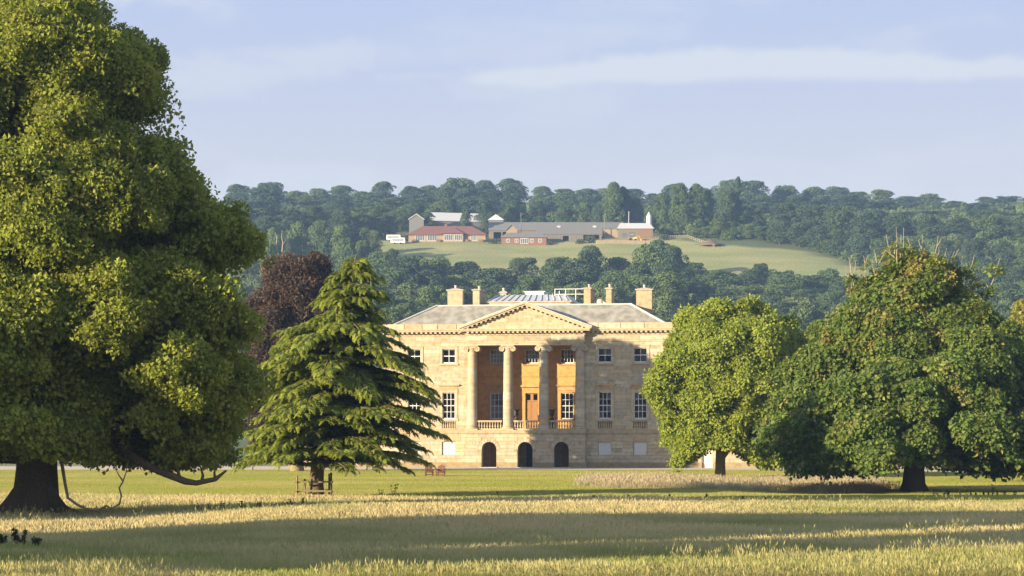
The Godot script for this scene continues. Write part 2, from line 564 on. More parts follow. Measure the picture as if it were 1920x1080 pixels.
func sash(house: Node3D, called: String, u: float, v: float, w: float, h: float, z: float, cols: int, rows: int, blind := 0.0) -> void:   # v: foot of the opening
	var f := Shape.new()
	var e := 0.075
	f.box(Vector3(-w / 2, 0, -0.05), Vector3(-w / 2 + e, h, 0.05))
	f.box(Vector3(w / 2 - e, 0, -0.05), Vector3(w / 2, h, 0.05))
	f.box(Vector3(-w / 2 + e, 0, -0.05), Vector3(w / 2 - e, e * 1.5, 0.05))
	f.box(Vector3(-w / 2 + e, h - e, -0.05), Vector3(w / 2 - e, h, 0.05))
	var pw := (w - 2 * e) / cols
	var ph := (h - 2.5 * e) / rows
	for i in range(1, cols):
		var x := -w / 2 + e + i * pw
		f.box(Vector3(x - 0.024, e * 1.5, -0.02), Vector3(x + 0.024, h - e, 0.03))
	for j in range(1, rows):
		var y := e * 1.5 + j * ph
		var t := 0.04 if j * 2 == rows else 0.022
		f.box(Vector3(-w / 2 + e, y - t, -0.024), Vector3(w / 2 - e, y + t, 0.036 if t < 0.03 else 0.045))
	var o := obj(called, f, M.white, house)
	o.position = Vector3(u, v, z)
	var g := Shape.new()
	g.quad(Vector3(-pw / 2 + 0.02, -ph / 2 + 0.02, 0), Vector3(pw / 2 - 0.02, -ph / 2 + 0.02, 0), Vector3(pw / 2 - 0.02, ph / 2 - 0.02, 0), Vector3(-pw / 2 + 0.02, ph / 2 - 0.02, 0))
	var gm := g.mesh()
	for i in cols:
		for j in rows:
			var p := obj("pane", gm, M.glass, o)
			p.position = Vector3(-w / 2 + e + (i + 0.5) * pw, e * 1.5 + (j + 0.5) * ph, 0)
			p.rotation = Vector3(rnd(-0.006, 0.006), rnd(-0.01, 0.01), 0)
	if blind > 0:
		var b := Shape.new()
		b.box(Vector3(-w / 2 + e, h * (1.0 - blind), -0.16), Vector3(w / 2 - e, h - 0.02, -0.14))
		obj("blind", b, M.blind, o)

func surround(house: Node3D, u: float, v: float, w: float, h: float, z: float, e: float, hood := false, tone := Color(0.55, 0.455, 0.30)) -> void:
	var s := Shape.new()
	s.box(Vector3(u - w / 2 - e, v - 0.02, z - 0.05), Vector3(u - w / 2, v + h + e, z + 0.07), tone)
	s.box(Vector3(u + w / 2, v - 0.02, z - 0.05), Vector3(u + w / 2 + e, v + h + e, z + 0.07), tone)
	s.box(Vector3(u - w / 2, v + h, z - 0.05), Vector3(u + w / 2, v + h + e, z + 0.068), tone)
	s.box(Vector3(u - w / 2 - e - 0.04, v + h + e, z - 0.05), Vector3(u + w / 2 + e + 0.04, v + h + e + 0.05, z + 0.11), tone)
	s.box(Vector3(u - w / 2 - e - 0.08, v - 0.19, z - 0.05), Vector3(u + w / 2 + e + 0.08, v - 0.025, z + 0.13), tone)
	obj("window_surround", s, M.stone, house)
	if hood:
		var k := Shape.new()
		k.box(Vector3(u - w / 2 - e, v + h + e + 0.055, z - 0.05), Vector3(u + w / 2 + e, v + h + e + 0.42, z + 0.05), Color(0.54, 0.37, 0.18))
		k.box(Vector3(u - w / 2 - e - 0.14, v + h + e + 0.42, z - 0.05), Vector3(u + w / 2 + e + 0.14, v + h + e + 0.52, z + 0.2), tone)
		k.box(Vector3(u - w / 2 - e - 0.22, v + h + e + 0.52, z - 0.05), Vector3(u + w / 2 + e + 0.22, v + h + e + 0.62, z + 0.3), tone)
		obj("window_hood", k, M.stone, house)

func ionic(house: Node3D, u: float, z: float, v0: float, v1: float) -> void:
	var c := Node3D.new()
	c.name = "column"
	house.add_child(c, true)
	c.position = Vector3(u, v0, z)
	var h := v1 - v0
	var tone := stone_tone(0.03)
	var b := Shape.new()
	b.box(Vector3(-0.68, 0, -0.68), Vector3(0.68, 0.16, 0.68), tone)
	b.lathe([[0.66, 0.16], [0.70, 0.22], [0.66, 0.30], [0.58, 0.33], [0.57, 0.38], [0.62, 0.43], [0.60, 0.49], [0.54, 0.52]], Vector3.ZERO, 24, tone)
	obj("base", b, M.stone, c)
	var drums := 9
	var top := h - 0.62
	for i in drums:       # drums of the shaft, each a stone of its own tone
		var s := Shape.new()
		var a := 0.52 + (top - 0.52) * i / drums
		var e := 0.52 + (top - 0.52) * (i + 1) / drums
		var ra := 0.54 - 0.075 * pow((a - 0.52) / (top - 0.52), 1.7)
		var re := 0.54 - 0.075 * pow((e - 0.52) / (top - 0.52), 1.7)
		s.lathe([[ra - 0.012, a], [ra, a + 0.015], [re, e - 0.015], [re - 0.012, e]], Vector3.ZERO, 28, stone_tone(0.05))
		obj("drum", s, M.stone, c)
	var k := Shape.new()
	k.lathe([[0.465, top], [0.50, top + 0.05], [0.47, top + 0.10], [0.47, top + 0.16], [0.56, top + 0.30], [0.56, top + 0.36]], Vector3.ZERO, 24, tone)
	k.box(Vector3(-0.64, top + 0.34, -0.52), Vector3(0.64, top + 0.50, 0.52), tone)
	k.box(Vector3(-0.70, top + 0.50, -0.62), Vector3(0.70, top + 0.62, 0.62), tone)
	var flat := Basis(Vector3.RIGHT, PI / 2)
	for side in [-1.0, 1.0]:
		k.lathe([[0.0, -0.56], [0.29, -0.56], [0.31, -0.5], [0.22, -0.2], [0.20, 0.0], [0.22, 0.2], [0.31, 0.5], [0.29, 0.56], [0.20, 0.56], [0.19, 0.52], [0.09, 0.52], [0.07, 0.58], [0.0, 0.58]], Vector3(side * 0.62, top + 0.24, 0), 18, tone, flat)
	obj("capital", k, M.stone, c)

func baluster_mesh(h: float, r: float, tone: Color) -> ArrayMesh:
	var s := Shape.new()
	s.box(Vector3(-r, 0, -r), Vector3(r, h * 0.08, r), tone)
	s.lathe([[r * 0.6, h * 0.08], [r * 0.5, h * 0.14], [r * 1.0, h * 0.28], [r * 0.95, h * 0.40], [r * 0.45, h * 0.70], [r * 0.42, h * 0.82], [r * 0.75, h * 0.86], [r * 0.6, h * 0.92]], Vector3.ZERO, 10, tone)
	s.box(Vector3(-r, h * 0.92, -r), Vector3(r, h, r), tone)
	return s.mesh()

func cornice(parent: Node3D, called: String, u0: float, u1: float, z: float, ends: Array) -> void:   # the modillion cornice of the walls, v 14.45 to 15.15
	var s := Shape.new()
	var t := Color(0.55, 0.455, 0.30)
	var out := [[14.45, 14.60, 0.10], [14.60, 14.66, 0.16], [14.86, 15.02, 0.62], [15.02, 15.15, 0.72]]
	for o in out:
		s.box(Vector3(u0 - (o[2] if ends[0] else 0.0), o[0], z - 0.3), Vector3(u1 + (o[2] if ends[1] else 0.0), o[1] - 0.002, z + o[2]), t)
	s.box(Vector3(u0, 14.66, z - 0.3), Vector3(u1, 14.858, z + 0.08), t)
	var n := int((u1 - u0) / 0.5)
	for i in n:
		var x := u0 + (i + 0.5) * (u1 - u0) / n
		s.box(Vector3(x - 0.12, 14.665, z + 0.08), Vector3(x + 0.12, 14.858, z + 0.54), t)
	obj(called, s, M.stone, parent)

func make_house() -> void:
	var turn := deg_to_rad(-9.6)
	var h := thing("country_house", "Palladian country house of honey stone with columned portico and pediment", "house", Vector3(across(987.0, 250), 0, -250), turn)
	var W := 16.0
	# openings of the wings
	var bays := [-12.45, -8.6, 8.6, 12.45]
	var holes := []
	var skips := []
	for u in bays:
		holes.append([u - 0.74, u + 0.74, 11.45, 13.0])
		skips.append([u - 1.02, u + 1.02, 11.2, 13.3])
		holes.append([u - 0.71, u + 0.71, 5.36, 8.25])
		skips.append([u - 1.02, u + 1.02, 5.16, 9.15])
		holes.append([u - 0.74, u + 0.74, 1.42, 2.86])
		skips.append([u - 0.76, u + 0.76, 1.40, 2.88])
		holes.append([u - 0.75, u + 0.75, 4.34, 5.1])
		skips.append([u - 0.78, u + 0.78, 4.30, 5.3])
	var core := Color(0.47, 0.36, 0.20)
	for side in [-1, 1]:
		var a := -W if side < 0 else 6.0
		var b := -6.0 if side < 0 else W
		var hs := holes.filter(func(q): return q[0] > a and q[1] < b)
		var ss := skips.filter(func(q): return q[0] > a and q[1] < b)
		var s := Shape.new()
		s.holed(a, b, 0.0, 15.15, 0.0, 0.5, hs, core)
		obj("wall", s, M.stone, h)
		# ashlar: the ground storey stone by stone, the storeys above in one mass
		var each := func(lo: Vector3, hi: Vector3) -> void:
			var k := Shape.new()
			k.block(lo, hi + Vector3(0, 0, 0.03), 0.012, stone_tone())
			obj("stone_block", k, M.stone, h)
		courses(a, b, 0.62, 3.72, 0.387, Vector2(0.8, 1.5), ss, [], each)
		var mass := Shape.new()
		courses(a + 0.0, b, 5.32, 13.7, 0.38, Vector2(0.7, 1.5), ss, [], func(lo, hi): mass.block(lo, hi + Vector3(0, 0, 0.014), 0.006, stone_tone(0.1)))
		courses(a, b, 4.18, 5.14, 0.48, Vector2(1.0, 1.9), ss, [], func(lo, hi): mass.block(lo, hi + Vector3(0, 0, 0.014), 0.006, stone_tone(0.1)))
		courses(a, b, 13.9, 14.44, 0.54, Vector2(1.2, 2.2), [], [], func(lo, hi): mass.block(lo, hi + Vector3(0, 0, 0.014), 0.006, stone_tone(0.1)))
		var am := obj("ashlar", mass, M.stone, h)
		am.set_meta("kind", "stuff")
		var t := Shape.new()
		t.box(Vector3(a - (0.1 if side < 0 else 0.0), 0, -0.3), Vector3(b + (0.1 if side > 0 else 0.0), 0.6, 0.1), Color(0.36, 0.28, 0.15))
		obj("plinth", t, M.stone, h)
		for q in [[3.74, 3.86, 0.1, Color(0.42, 0.33, 0.19)], [3.86, 4.15, 0.07, Color(0.50, 0.39, 0.23)], [5.15, 5.30, 0.045, Color(0.55, 0.455, 0.30)], [13.72, 13.86, 0.06, Color(0.55, 0.455, 0.30)]]:
			t = Shape.new()
			t.box(Vector3(a, q[0], -0.3), Vector3(b, q[1], q[2]), q[3])
			obj("string_course", t, M.stone, h)
		cornice(h, "cornice", a if side < 0 else 6.6, -6.6 if side < 0 else b, 0.0, [side < 0, side > 0])
		t = Shape.new()
		var pa := a
		while pa < b - 0.1:         # parapet stones
			var pb := minf(b, pa + rnd(1.6, 2.6))
			if b - pb < 0.8: pb = b
			var ps := Shape.new()
			ps.block(Vector3(pa + 0.01, 15.16, -0.3), Vector3(pb - 0.01, 15.78, 0.12), 0.02, stone_tone(0.1))
			ps.box(Vector3(pa + 0.01, 15.62, -0.32), Vector3(pb - 0.01, 15.76, 0.10), stone_tone(0.1))
			obj("parapet_stone", ps, M.stone, h)
			pa = pb
	# windows of the wings
	var bm := baluster_mesh(0.74, 0.085, Color(0.57, 0.46, 0.28))
	for u in bays:
		surround(h, u, 11.45, 1.48, 1.55, 0.0, 0.26)
		sash(h, "window", u, 11.45, 1.48, 1.55, -0.16, 2, 2)
		surround(h, u, 5.36, 1.42, 2.89, 0.0, 0.28, true)
		sash(h, "window", u, 5.36, 1.42, 2.89, -0.16, 3, 4)
		var f := Shape.new()         # white shuttered basement window
		f.box(Vector3(-0.72, 0.0, -0.04), Vector3(0.72, 1.42, 0.0))
		for j in 2:
			f.box(Vector3(-0.68, 0.05 + j * 0.69, 0.0), Vector3(-0.03, 0.67 + j * 0.69, 0.02))
			f.box(Vector3(0.03, 0.05 + j * 0.69, 0.0), Vector3(0.68, 0.67 + j * 0.69, 0.02))
		var sh := obj("shutter", f, M.blind, h)
		sh.position = Vector3(u, 1.43, -0.14)
		var lin_ := Shape.new()       # flat arch of wedge stones above it
		for k in 7:
			var x0: float = u - 0.95 + k * 0.271
			var x1: float = x0 + 0.262
			var lean0: float = (x0 - u) * 0.25
			var lean1: float = (x1 - u) * 0.25
			var col := stone_tone(0.06).lerp(Color(0.52, 0.34, 0.15), 0.4)
			var wd := Shape.new()
			wd.prism(PackedVector2Array([Vector2(x0, 2.9), Vector2(x1, 2.9), Vector2(x1 + lean1, 3.6), Vector2(x0 + lean0, 3.6)]), 0.0, 0.04, col)
			obj("wedge_stone", wd, M.stone, h)
		var rail := Shape.new()
		rail.box(Vector3(u - 0.8, 4.30, -0.42), Vector3(u + 0.8, 5.14, -0.40), core)
		var bl := obj("balustrade_panel", rail, M.stone, h)
		for k in 6:
			var q := obj("baluster", bm, M.stone, bl)
			q.position = Vector3(u - 0.61 + k * 0.244, 4.35, -0.12)
	# ground storey of the portico: three arches
	var arches := [-3.97, 0.0, 3.97]
	var pod := Shape.new()
	var ah := []
	var ring := []
	for u in arches:
		ah.append([u - 0.82, u + 0.82, 0.12, 2.88])
		ring.append([u, 0.82, 2.06, 0.38])
	pod.holed(-6.6, 6.6, 0.0, 3.74, 0.9, 0.9, ah, core)
	for u in arches:
		for side in [-1.0, 1.0]:
			var poly := PackedVector2Array()
			poly.push_back(Vector2(u + side * 0.83, 2.885))
			for k in 9:
				var t := PI / 2 * k / 8.0
				poly.push_back(Vector2(u + side * 0.82 * sin(t) , 2.06 + 0.82 * cos(t)))
			if side > 0:
				poly.reverse()
			pod.prism(poly, 0.003, 0.897, core)
	obj("portico_basement", pod, M.stone, h)
	for u in arches:
		for k in 9:
			var t0 := PI * k / 9.0 + 0.012
			var t1 := PI * (k + 1) / 9.0 - 0.012
			var vs := Shape.new()
			var r1 := 1.36 if k == 4 else 1.2
			vs.prism(PackedVector2Array([Vector2(u + 0.82 * cos(t0), 2.06 + 0.82 * sin(t0)), Vector2(u + r1 * cos(t0), 2.06 + r1 * sin(t0)), Vector2(u + r1 * cos(t1), 2.06 + r1 * sin(t1)), Vector2(u + 0.82 * cos(t1), 2.06 + 0.82 * sin(t1))]), 0.85, 0.95 if k == 4 else 0.93, stone_tone(0.06))
			obj("arch_stone", vs, M.stone, h)
	courses(-6.6, 6.6, 0.62, 3.72, 0.387, Vector2(0.8, 1.5), [], ring, func(lo, hi):
		var k := Shape.new()
		k.block(lo + Vector3(0, 0, 0.9), hi + Vector3(0, 0, 0.93), 0.012, stone_tone())
		obj("stone_block", k, M.stone, h))
	var base := Shape.new()
	for q in [[-6.7, -4.8], [-3.14, -0.83], [0.83, 3.14], [4.8, 6.7]]:
		base.box(Vector3(q[0], 0, 0.5), Vector3(q[1], 0.6, 1.0), Color(0.36, 0.28, 0.15))
	obj("plinth", base, M.stone, h)
	var steps := Shape.new()
	for u in arches:
		steps.box(Vector3(u - 0.95, 0.0, 0.1), Vector3(u + 0.95, 0.13, 1.5), Color(0.55, 0.47, 0.33))
	obj("doorstep", steps, M.stone, h)
	# undercroft behind the arches
	var under := Shape.new()
	under.box(Vector3(-6.0, 0.0, -2.9), Vector3(6.0, 3.75, -2.6), core)
	under.box(Vector3(-6.0, 0.0, -2.6), Vector3(-5.8, 3.75, 0.0), core)
	under.box(Vector3(5.8, 0.0, -2.6), Vector3(6.0, 3.75, 0.0), core)
	under.box(Vector3(-2.1, 0.0, -2.6), Vector3(-1.9, 3.75, 0.0), core)
	under.box(Vector3(1.9, 0.0, -2.6), Vector3(2.1, 3.75, 0.0), core)
	under.box(Vector3(-6.0, -0.05, -2.6), Vector3(6.0, 0.1, 0.0), core)
	obj("undercroft", under, M.stone, h)
	for u in arches:
		var d := Shape.new()
		for k in 4:
			d.box(Vector3(-0.7 + k * 0.35, 0, 0), Vector3(-0.7 + k * 0.35 + 0.335, 2.5, 0.05))
		d.box(Vector3(-0.7, 0.3, 0.05), Vector3(0.7, 0.5, 0.08))
		d.box(Vector3(-0.7, 1.9, 0.05), Vector3(0.7, 2.1, 0.08))
		var dr := obj("door", d, M.dark_timber if u == 0.0 else M.oak, h)
		dr.position = Vector3(u + 0.3, 0.1, -2.58)
	# loggia floor, ceiling, back and side walls
	var slab := Shape.new()
	slab.box(Vector3(-6.68, 3.745, -3.9), Vector3(6.68, 3.86, 1.02), Color(0.42, 0.33, 0.19))
	slab.box(Vector3(-6.62, 3.86, -3.9), Vector3(6.62, 4.15, 0.97), Color(0.50, 0.40, 0.24))
	obj("loggia_floor", slab, M.stone, h)
	var wl := [-3.95, 0.0, 3.95]
	var bh := []
	for u in wl:
		bh.append([u - 0.74, u + 0.74, 11.5, 13.05])
		bh.append([u - 0.71, u + 0.71, 4.2 if u == 0.0 else 5.36, 8.25])
	var back := Shape.new()
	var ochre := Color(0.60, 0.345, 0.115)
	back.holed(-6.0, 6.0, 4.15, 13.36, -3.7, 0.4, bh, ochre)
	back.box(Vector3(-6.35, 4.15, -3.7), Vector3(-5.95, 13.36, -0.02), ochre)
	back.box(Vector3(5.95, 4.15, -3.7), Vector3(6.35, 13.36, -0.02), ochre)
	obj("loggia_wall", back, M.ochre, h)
	var band := Shape.new()
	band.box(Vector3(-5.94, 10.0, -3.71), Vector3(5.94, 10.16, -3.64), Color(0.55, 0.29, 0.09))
	obj("loggia_band", band, M.ochre, h)
	var ceil := Shape.new()
	ceil.box(Vector3(-6.3, 13.365, -3.9), Vector3(6.3, 13.6, -0.3), Color(0.5, 0.42, 0.3))
	obj("loggia_ceiling", ceil, M.stone, h)
	for u in wl:
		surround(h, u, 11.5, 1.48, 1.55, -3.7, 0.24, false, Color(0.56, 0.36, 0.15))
		sash(h, "window", u, 11.5, 1.48, 1.55, -3.84, 4, 3)
		if u != 0.0:
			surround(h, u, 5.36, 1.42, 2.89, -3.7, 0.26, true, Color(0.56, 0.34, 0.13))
			sash(h, "window", u, 5.36, 1.42, 2.89, -3.84, 3, 4)
	var ds := Shape.new()
	for side in [-1.0, 1.0]:
		var x0: float = minf(side * 0.71, side * 0.97)
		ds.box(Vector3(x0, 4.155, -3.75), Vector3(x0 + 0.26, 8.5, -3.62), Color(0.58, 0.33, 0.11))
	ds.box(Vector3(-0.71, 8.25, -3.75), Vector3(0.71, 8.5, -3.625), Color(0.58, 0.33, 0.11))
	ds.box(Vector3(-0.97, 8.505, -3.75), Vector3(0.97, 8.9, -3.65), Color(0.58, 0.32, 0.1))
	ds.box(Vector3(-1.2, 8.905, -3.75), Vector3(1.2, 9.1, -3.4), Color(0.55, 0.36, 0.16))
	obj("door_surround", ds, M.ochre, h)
	var fd := Node3D.new()
	fd.name = "front_door"
	h.add_child(fd, true)
	fd.position = Vector3(0, 4.16, -3.86)
	for side in [-1.0, 1.0]:
		var lf := Shape.new()
		lf.box(Vector3(minf(0.01 * side, 0.69 * side), 0, -0.03), Vector3(maxf(0.01 * side, 0.69 * side), 3.15, 0.03))
		for q in [[0.25, 1.0], [1.2, 2.1], [2.3, 3.0]]:
			lf.box(Vector3(minf(0.12 * side, 0.58 * side), q[0], 0.03), Vector3(maxf(0.12 * side, 0.58 * side), q[1], 0.05))
		obj("leaf", lf, M.oak, fd)
	var tr := Shape.new()
	tr.box(Vector3(-0.7, 3.17, -0.04), Vector3(0.7, 3.3, 0.05))
	tr.box(Vector3(-0.7, 3.97, -0.04), Vector3(0.7, 4.07, 0.04))
	for x in [-0.66, 0.0, 0.66]:
		tr.box(Vector3(x - 0.05 if x else -0.16, 3.3, -0.04), Vector3(x + 0.05 if x else 0.16, 3.97, 0.04))
	obj("transom", tr, M.oak, fd)
	for x in [-0.38, 0.38]:
		var p := Shape.new()
		p.box(Vector3(x - 0.22, 3.32, -0.01), Vector3(x + 0.22, 3.95, 0.01))
		obj("pane", p, M.glass, fd)
	for u in [-5.93, -1.97, 1.97, 5.93]:
		ionic(h, u, 0.3, 4.15, 13.36)
	# balustrade between the columns
	var bl := Shape.new()
	for q in [[-5.3, -2.62], [-1.33, 1.33], [2.62, 5.3]]:
		bl.box(Vector3(q[0], 4.15, 0.18), Vector3(q[1], 4.3, 0.5), Color(0.55, 0.45, 0.28))
		bl.box(Vector3(q[0], 5.05, 0.16), Vector3(q[1], 5.2, 0.52), Color(0.57, 0.47, 0.30))
	var bo := obj("balustrade", bl, M.stone, h)
	var bm2 := baluster_mesh(0.75, 0.095, Color(0.58, 0.47, 0.29))
	for q in [[-5.3, -2.62], [-1.33, 1.33], [2.62, 5.3]]:
		for k in 9:
			var b := obj("baluster", bm2, M.stone, bo)
			b.position = Vector3(lerpf(q[0], q[1], (k + 0.5) / 9.0), 4.3, 0.34)
	# entablature and pediment
	var en := Shape.new()
	var t := Color(0.55, 0.455, 0.30)
	en.box(Vector3(-6.45, 13.365, -0.3), Vector3(6.45, 13.6, 0.80), t)
	en.box(Vector3(-6.5, 13.6, -0.3), Vector3(6.5, 13.84, 0.85), t)
	en.box(Vector3(-6.56, 13.84, -0.3), Vector3(6.56, 13.93, 0.93), t)
	en.box(Vector3(-6.47, 13.93, -0.3), Vector3(6.47, 14.45, 0.80), Color(0.53, 0.40, 0.22))
	obj("entablature", en, M.stone, h)
	var uu := -6.47
	while uu < 6.4:
		var ue := minf(6.47, uu + rnd(1.2, 2.3))
		if 6.47 - ue < 0.7: ue = 6.47
		var fs := Shape.new()
		fs.block(Vector3(uu + 0.006, 13.94, 0.8), Vector3(ue - 0.006, 14.445, 0.815), 0.006, stone_tone())
		obj("frieze_stone", fs, M.stone, h)
		uu = ue
	cornice(h, "cornice", -6.5, 6.5, 0.8, [true, true])
	var rise := atan2(2.55, 6.9)
	var tym := Shape.new()
	tym.prism(PackedVector2Array([Vector2(-6.5, 15.152), Vector2(6.5, 15.152), Vector2(0, 17.5)]), 0.3, 0.8, t)
	var ty := obj("pediment", tym, M.stone, h)
	var tb := Shape.new()
	for r in 6:
		var lo := 15.16 + r * 0.36
		var hw := (17.32 - lo - 0.36) / 0.37
		var a := -hw
		while a < hw - 0.1:
			var b := minf(hw, a + rnd(0.9, 1.7))
			if hw - b < 0.5: b = hw
			tb.block(Vector3(a + 0.006, lo + 0.005, 0.8), Vector3(b - 0.006, lo + 0.354, 0.815), 0.006, stone_tone(0.06))
			a = b
	obj("pediment_stones", tb, M.stone, ty).set_meta("kind", "stuff")
	for side in [-1.0, 1.0]:
		var rk := Shape.new()
		var a := Vector3(side * 7.3, 15.13, 0)
		var b := Vector3(0, 15.13 + 7.3 * tan(rise), 0)
		var nn := Vector3(side * sin(rise), cos(rise), 0)
		for o in [[0.0, 0.16, 1.42], [-0.16, 0.0, 1.30], [-0.40, -0.30, 0.94]]:
			var p0: float = o[0]
			var p1: float = o[1]
			var q := [a + nn * p0, b + Vector3(0, p0 / cos(rise), 0), b + Vector3(0, p1 / cos(rise), 0), a + nn * p1]
			var poly := PackedVector2Array()
			for e in q:
				poly.push_back(Vector2(e.x, e.y))
			if side > 0:
				poly.reverse()
			rk.prism(poly, 0.2, o[2], t)
		var n := 14
		for i in n:
			var f := (i + 0.9) / (n + 0.6)
			var m0: Vector3 = a.lerp(b, f) - nn * 0.24
			var dir := (b - a).normalized()
			rk.bar(m0 + Vector3(0, 0, 1.04) - dir * 0.11, m0 + Vector3(0, 0, 1.04) + dir * 0.11, 0.42, 0.15, t)
		obj("raking_cornice", rk, M.stone, ty)
	# roofs
	var roof := Shape.new()
	var top := 18.0
	var f0 := [Vector3(-15.6, 15.35, -0.3), Vector3(15.6, 15.35, -0.3), Vector3(15.6, 15.35, -17.8), Vector3(-15.6, 15.35, -17.8)]
	var f1 := [Vector3(-10.85, top, -4.7), Vector3(10.85, top, -4.7), Vector3(10.85, top, -13.4), Vector3(-10.85, top, -13.4)]
	for i in 4:
		var j := (i + 1) % 4
		roof.quad(f0[i], f0[j], f1[j], f1[i])
	roof.quad(f1[0], f1[1], f1[2], f1[3])
	roof.quad(f0[3], f0[2], f0[1], f0[0])
	var ro := obj("roof", roof, M.slate, h)
	for i in 4:
		var fl := Shape.new()
		fl.tube([f0[i] + Vector3(0, 0.03, 0), f1[i] + Vector3(0, 0.03, 0)], [0.13, 0.13], 6)
		obj("hip_flashing", fl, M.lead_pale, ro)
	for i in 4:
		var fl := Shape.new()
		fl.tube([f1[i] + Vector3(0, 0.02, 0), f1[(i + 1) % 4] + Vector3(0, 0.02, 0)], [0.1, 0.1], 6)
		obj("ridge_flashing", fl, M.lead_pale, ro)
	var gr := Shape.new()
	var ap := 15.30 + 7.35 * tan(rise)
	gr.prism(PackedVector2Array([Vector2(-7.35, 15.30), Vector2(0, ap), Vector2(0, ap + 0.09), Vector2(-7.35, 15.39)]), -5.5, 1.38)
	gr.prism(PackedVector2Array([Vector2(0.003, ap), Vector2(7.35, 15.30), Vector2(7.35, 15.39), Vector2(0.003, ap + 0.09)]), -5.5, 1.38)
	obj("pediment_roof", gr, M.lead_pale, h)
	# hidden sides, back, floors and partitions that keep the rooms dark
	var sh := Shape.new()
	sh.box(Vector3(-W, 0, -18.0), Vector3(-W + 0.5, 15.7, -0.5), core)
	sh.box(Vector3(W - 0.5, 0, -18.0), Vector3(W, 15.7, -0.5), core)
	sh.box(Vector3(-W + 0.5, 0, -18.0), Vector3(W - 0.5, 15.7, -17.5), core)
	obj("side_wall", sh, M.stone, h)
	var rm := Shape.new()
	rm.box(Vector3(-15.1, 4.0, -9.5), Vector3(15.1, 15.2, -9.3))
	rm.box(Vector3(-15.1, 0.0, -5.5), Vector3(15.1, 4.0, -5.3))
	for side in [-1.0, 1.0]:
		rm.box(Vector3(minf(6.4 * side, 15.1 * side), 3.8, -9.3), Vector3(maxf(6.4 * side, 15.1 * side), 4.0, -0.5))
		rm.box(Vector3(minf(6.4 * side, 15.1 * side), 9.9, -9.3), Vector3(maxf(6.4 * side, 15.1 * side), 10.1, -0.5))
	rm.box(Vector3(-6.4, 9.9, -9.3), Vector3(6.4, 10.1, -4.1))
	obj("inner_wall", rm, M.plaster, h)
	# lead-roofed lantern over the staircase
	var la := Shape.new()
	la.box(Vector3(-5.6, 17.9, -14.5), Vector3(3.9, 18.42, -6.5), Color(0.58, 0.47, 0.29))
	la.box(Vector3(-5.75, 18.42, -14.6), Vector3(4.05, 18.55, -6.35), Color(0.58, 0.48, 0.31))
	var lo := obj("lantern", la, M.stone, h)
	var lr := Shape.new()
	var g0 := [Vector3(-5.7, 18.56, -6.4), Vector3(4.0, 18.56, -6.4), Vector3(4.0, 18.56, -14.55), Vector3(-5.7, 18.56, -14.55)]
	var g1 := [Vector3(-4.7, 19.35, -8.0), Vector3(3.2, 19.35, -8.0), Vector3(3.2, 19.35, -12.8), Vector3(-4.7, 19.35, -12.8)]
	for i in 4:
		var j := (i + 1) % 4
		lr.quad(g0[i], g0[j], g1[j], g1[i])
	lr.quad(g1[0], g1[1], g1[2], g1[3])
	obj("lead_roof", lr, M.lead, lo)
	for k in 13:
		var f := (k + 0.5) / 13.0
		var rl := Shape.new()
		rl.tube([g0[0].lerp(g0[1], f) + Vector3(0, 0.03, 0.02), g1[0].lerp(g1[1], f) + Vector3(0, 0.04, 0)], [0.075, 0.065], 7)
		obj("lead_roll", rl, M.lead, lo)
	var sk := Shape.new()
	sk.box(Vector3(-1.6, 19.3, -11.5), Vector3(0.5, 19.72, -9.0))
	sk.box(Vector3(-1.75, 19.72, -11.6), Vector3(0.65, 19.82, -8.9))
	obj("skylight", sk, M.white, lo)
	var rg := Shape.new()
	var rail := [Vector3(2.0, 18.7, -7.6), Vector3(4.35, 18.7, -7.6), Vector3(5.3, 18.7, -7.6), Vector3(5.3, 18.7, -11.0)]
	for p in rail + [Vector3(2.0, 18.7, -11.0), Vector3(3.2, 18.7, -7.6)]:
		rg.tube([p, p + Vector3(0, 1.25, 0)], [0.04, 0.04], 6)
	for y in [0.65, 1.23]:
		rg.tube([rail[0] + Vector3(0, y, 0), rail[2] + Vector3(0, y, 0)], [0.04, 0.04], 6)
		rg.tube([rail[2] + Vector3(0, y, 0), rail[3] + Vector3(0, y, 0)], [0.04, 0.04], 6)
	obj("roof_railing", rg, M.white, h)
	var hatch := Shape.new()
	hatch.lathe([[0.42, 0.0], [0.42, 0.5], [0.36, 0.62], [0.2, 0.7], [0.0, 0.72]], Vector3(7.2, top, -6.5), 12)
	hatch.hexa([Vector3(7.2, top, -6.3), Vector3(8.4, top, -6.3), Vector3(8.4, top, -6.9), Vector3(7.2, top, -6.9), Vector3(7.2, top + 0.55, -6.3), Vector3(7.4, top + 0.55, -6.3), Vector3(7.4, top + 0.55, -6.9), Vector3(7.2, top + 0.55, -6.9)])
	obj("roof_hatch", hatch, M.lead_pale, h)
	# chimneys: column centre, width, depth, set back, top
	for q in [[-9.0, 1.7, 0.9, -5.6, 19.75, 17.6], [-6.6, 0.75, 4.0, -5.6, 19.75, 17.6], [-4.85, 0.7, 0.8, -13.2, 19.9, 17.9], [5.9, 0.75, 3.6, -5.6, 19.8, 17.7], [8.3, 0.62, 2.3, -5.6, 19.75, 17.7], [12.05, 1.75, 0.9, -7.2, 19.7, 16.9]]:
		var c := Shape.new()
		var tone := Color(0.52, 0.40, 0.24) if q[0] > 5 else Color(0.53, 0.43, 0.275)
		c.box(Vector3(-q[1] / 2, 0, -q[2]), Vector3(q[1] / 2, q[4] - q[5], 0), tone)
		c.box(Vector3(-q[1] / 2 - 0.06, 0.25, -q[2] - 0.06), Vector3(q[1] / 2 + 0.06, 0.5, 0.06), tone)
		var co := obj("chimney", c, M.stone, h)
		co.position = Vector3(q[0], q[5], q[3])
		var cap := Shape.new()
		var e: float = q[4] - q[5]
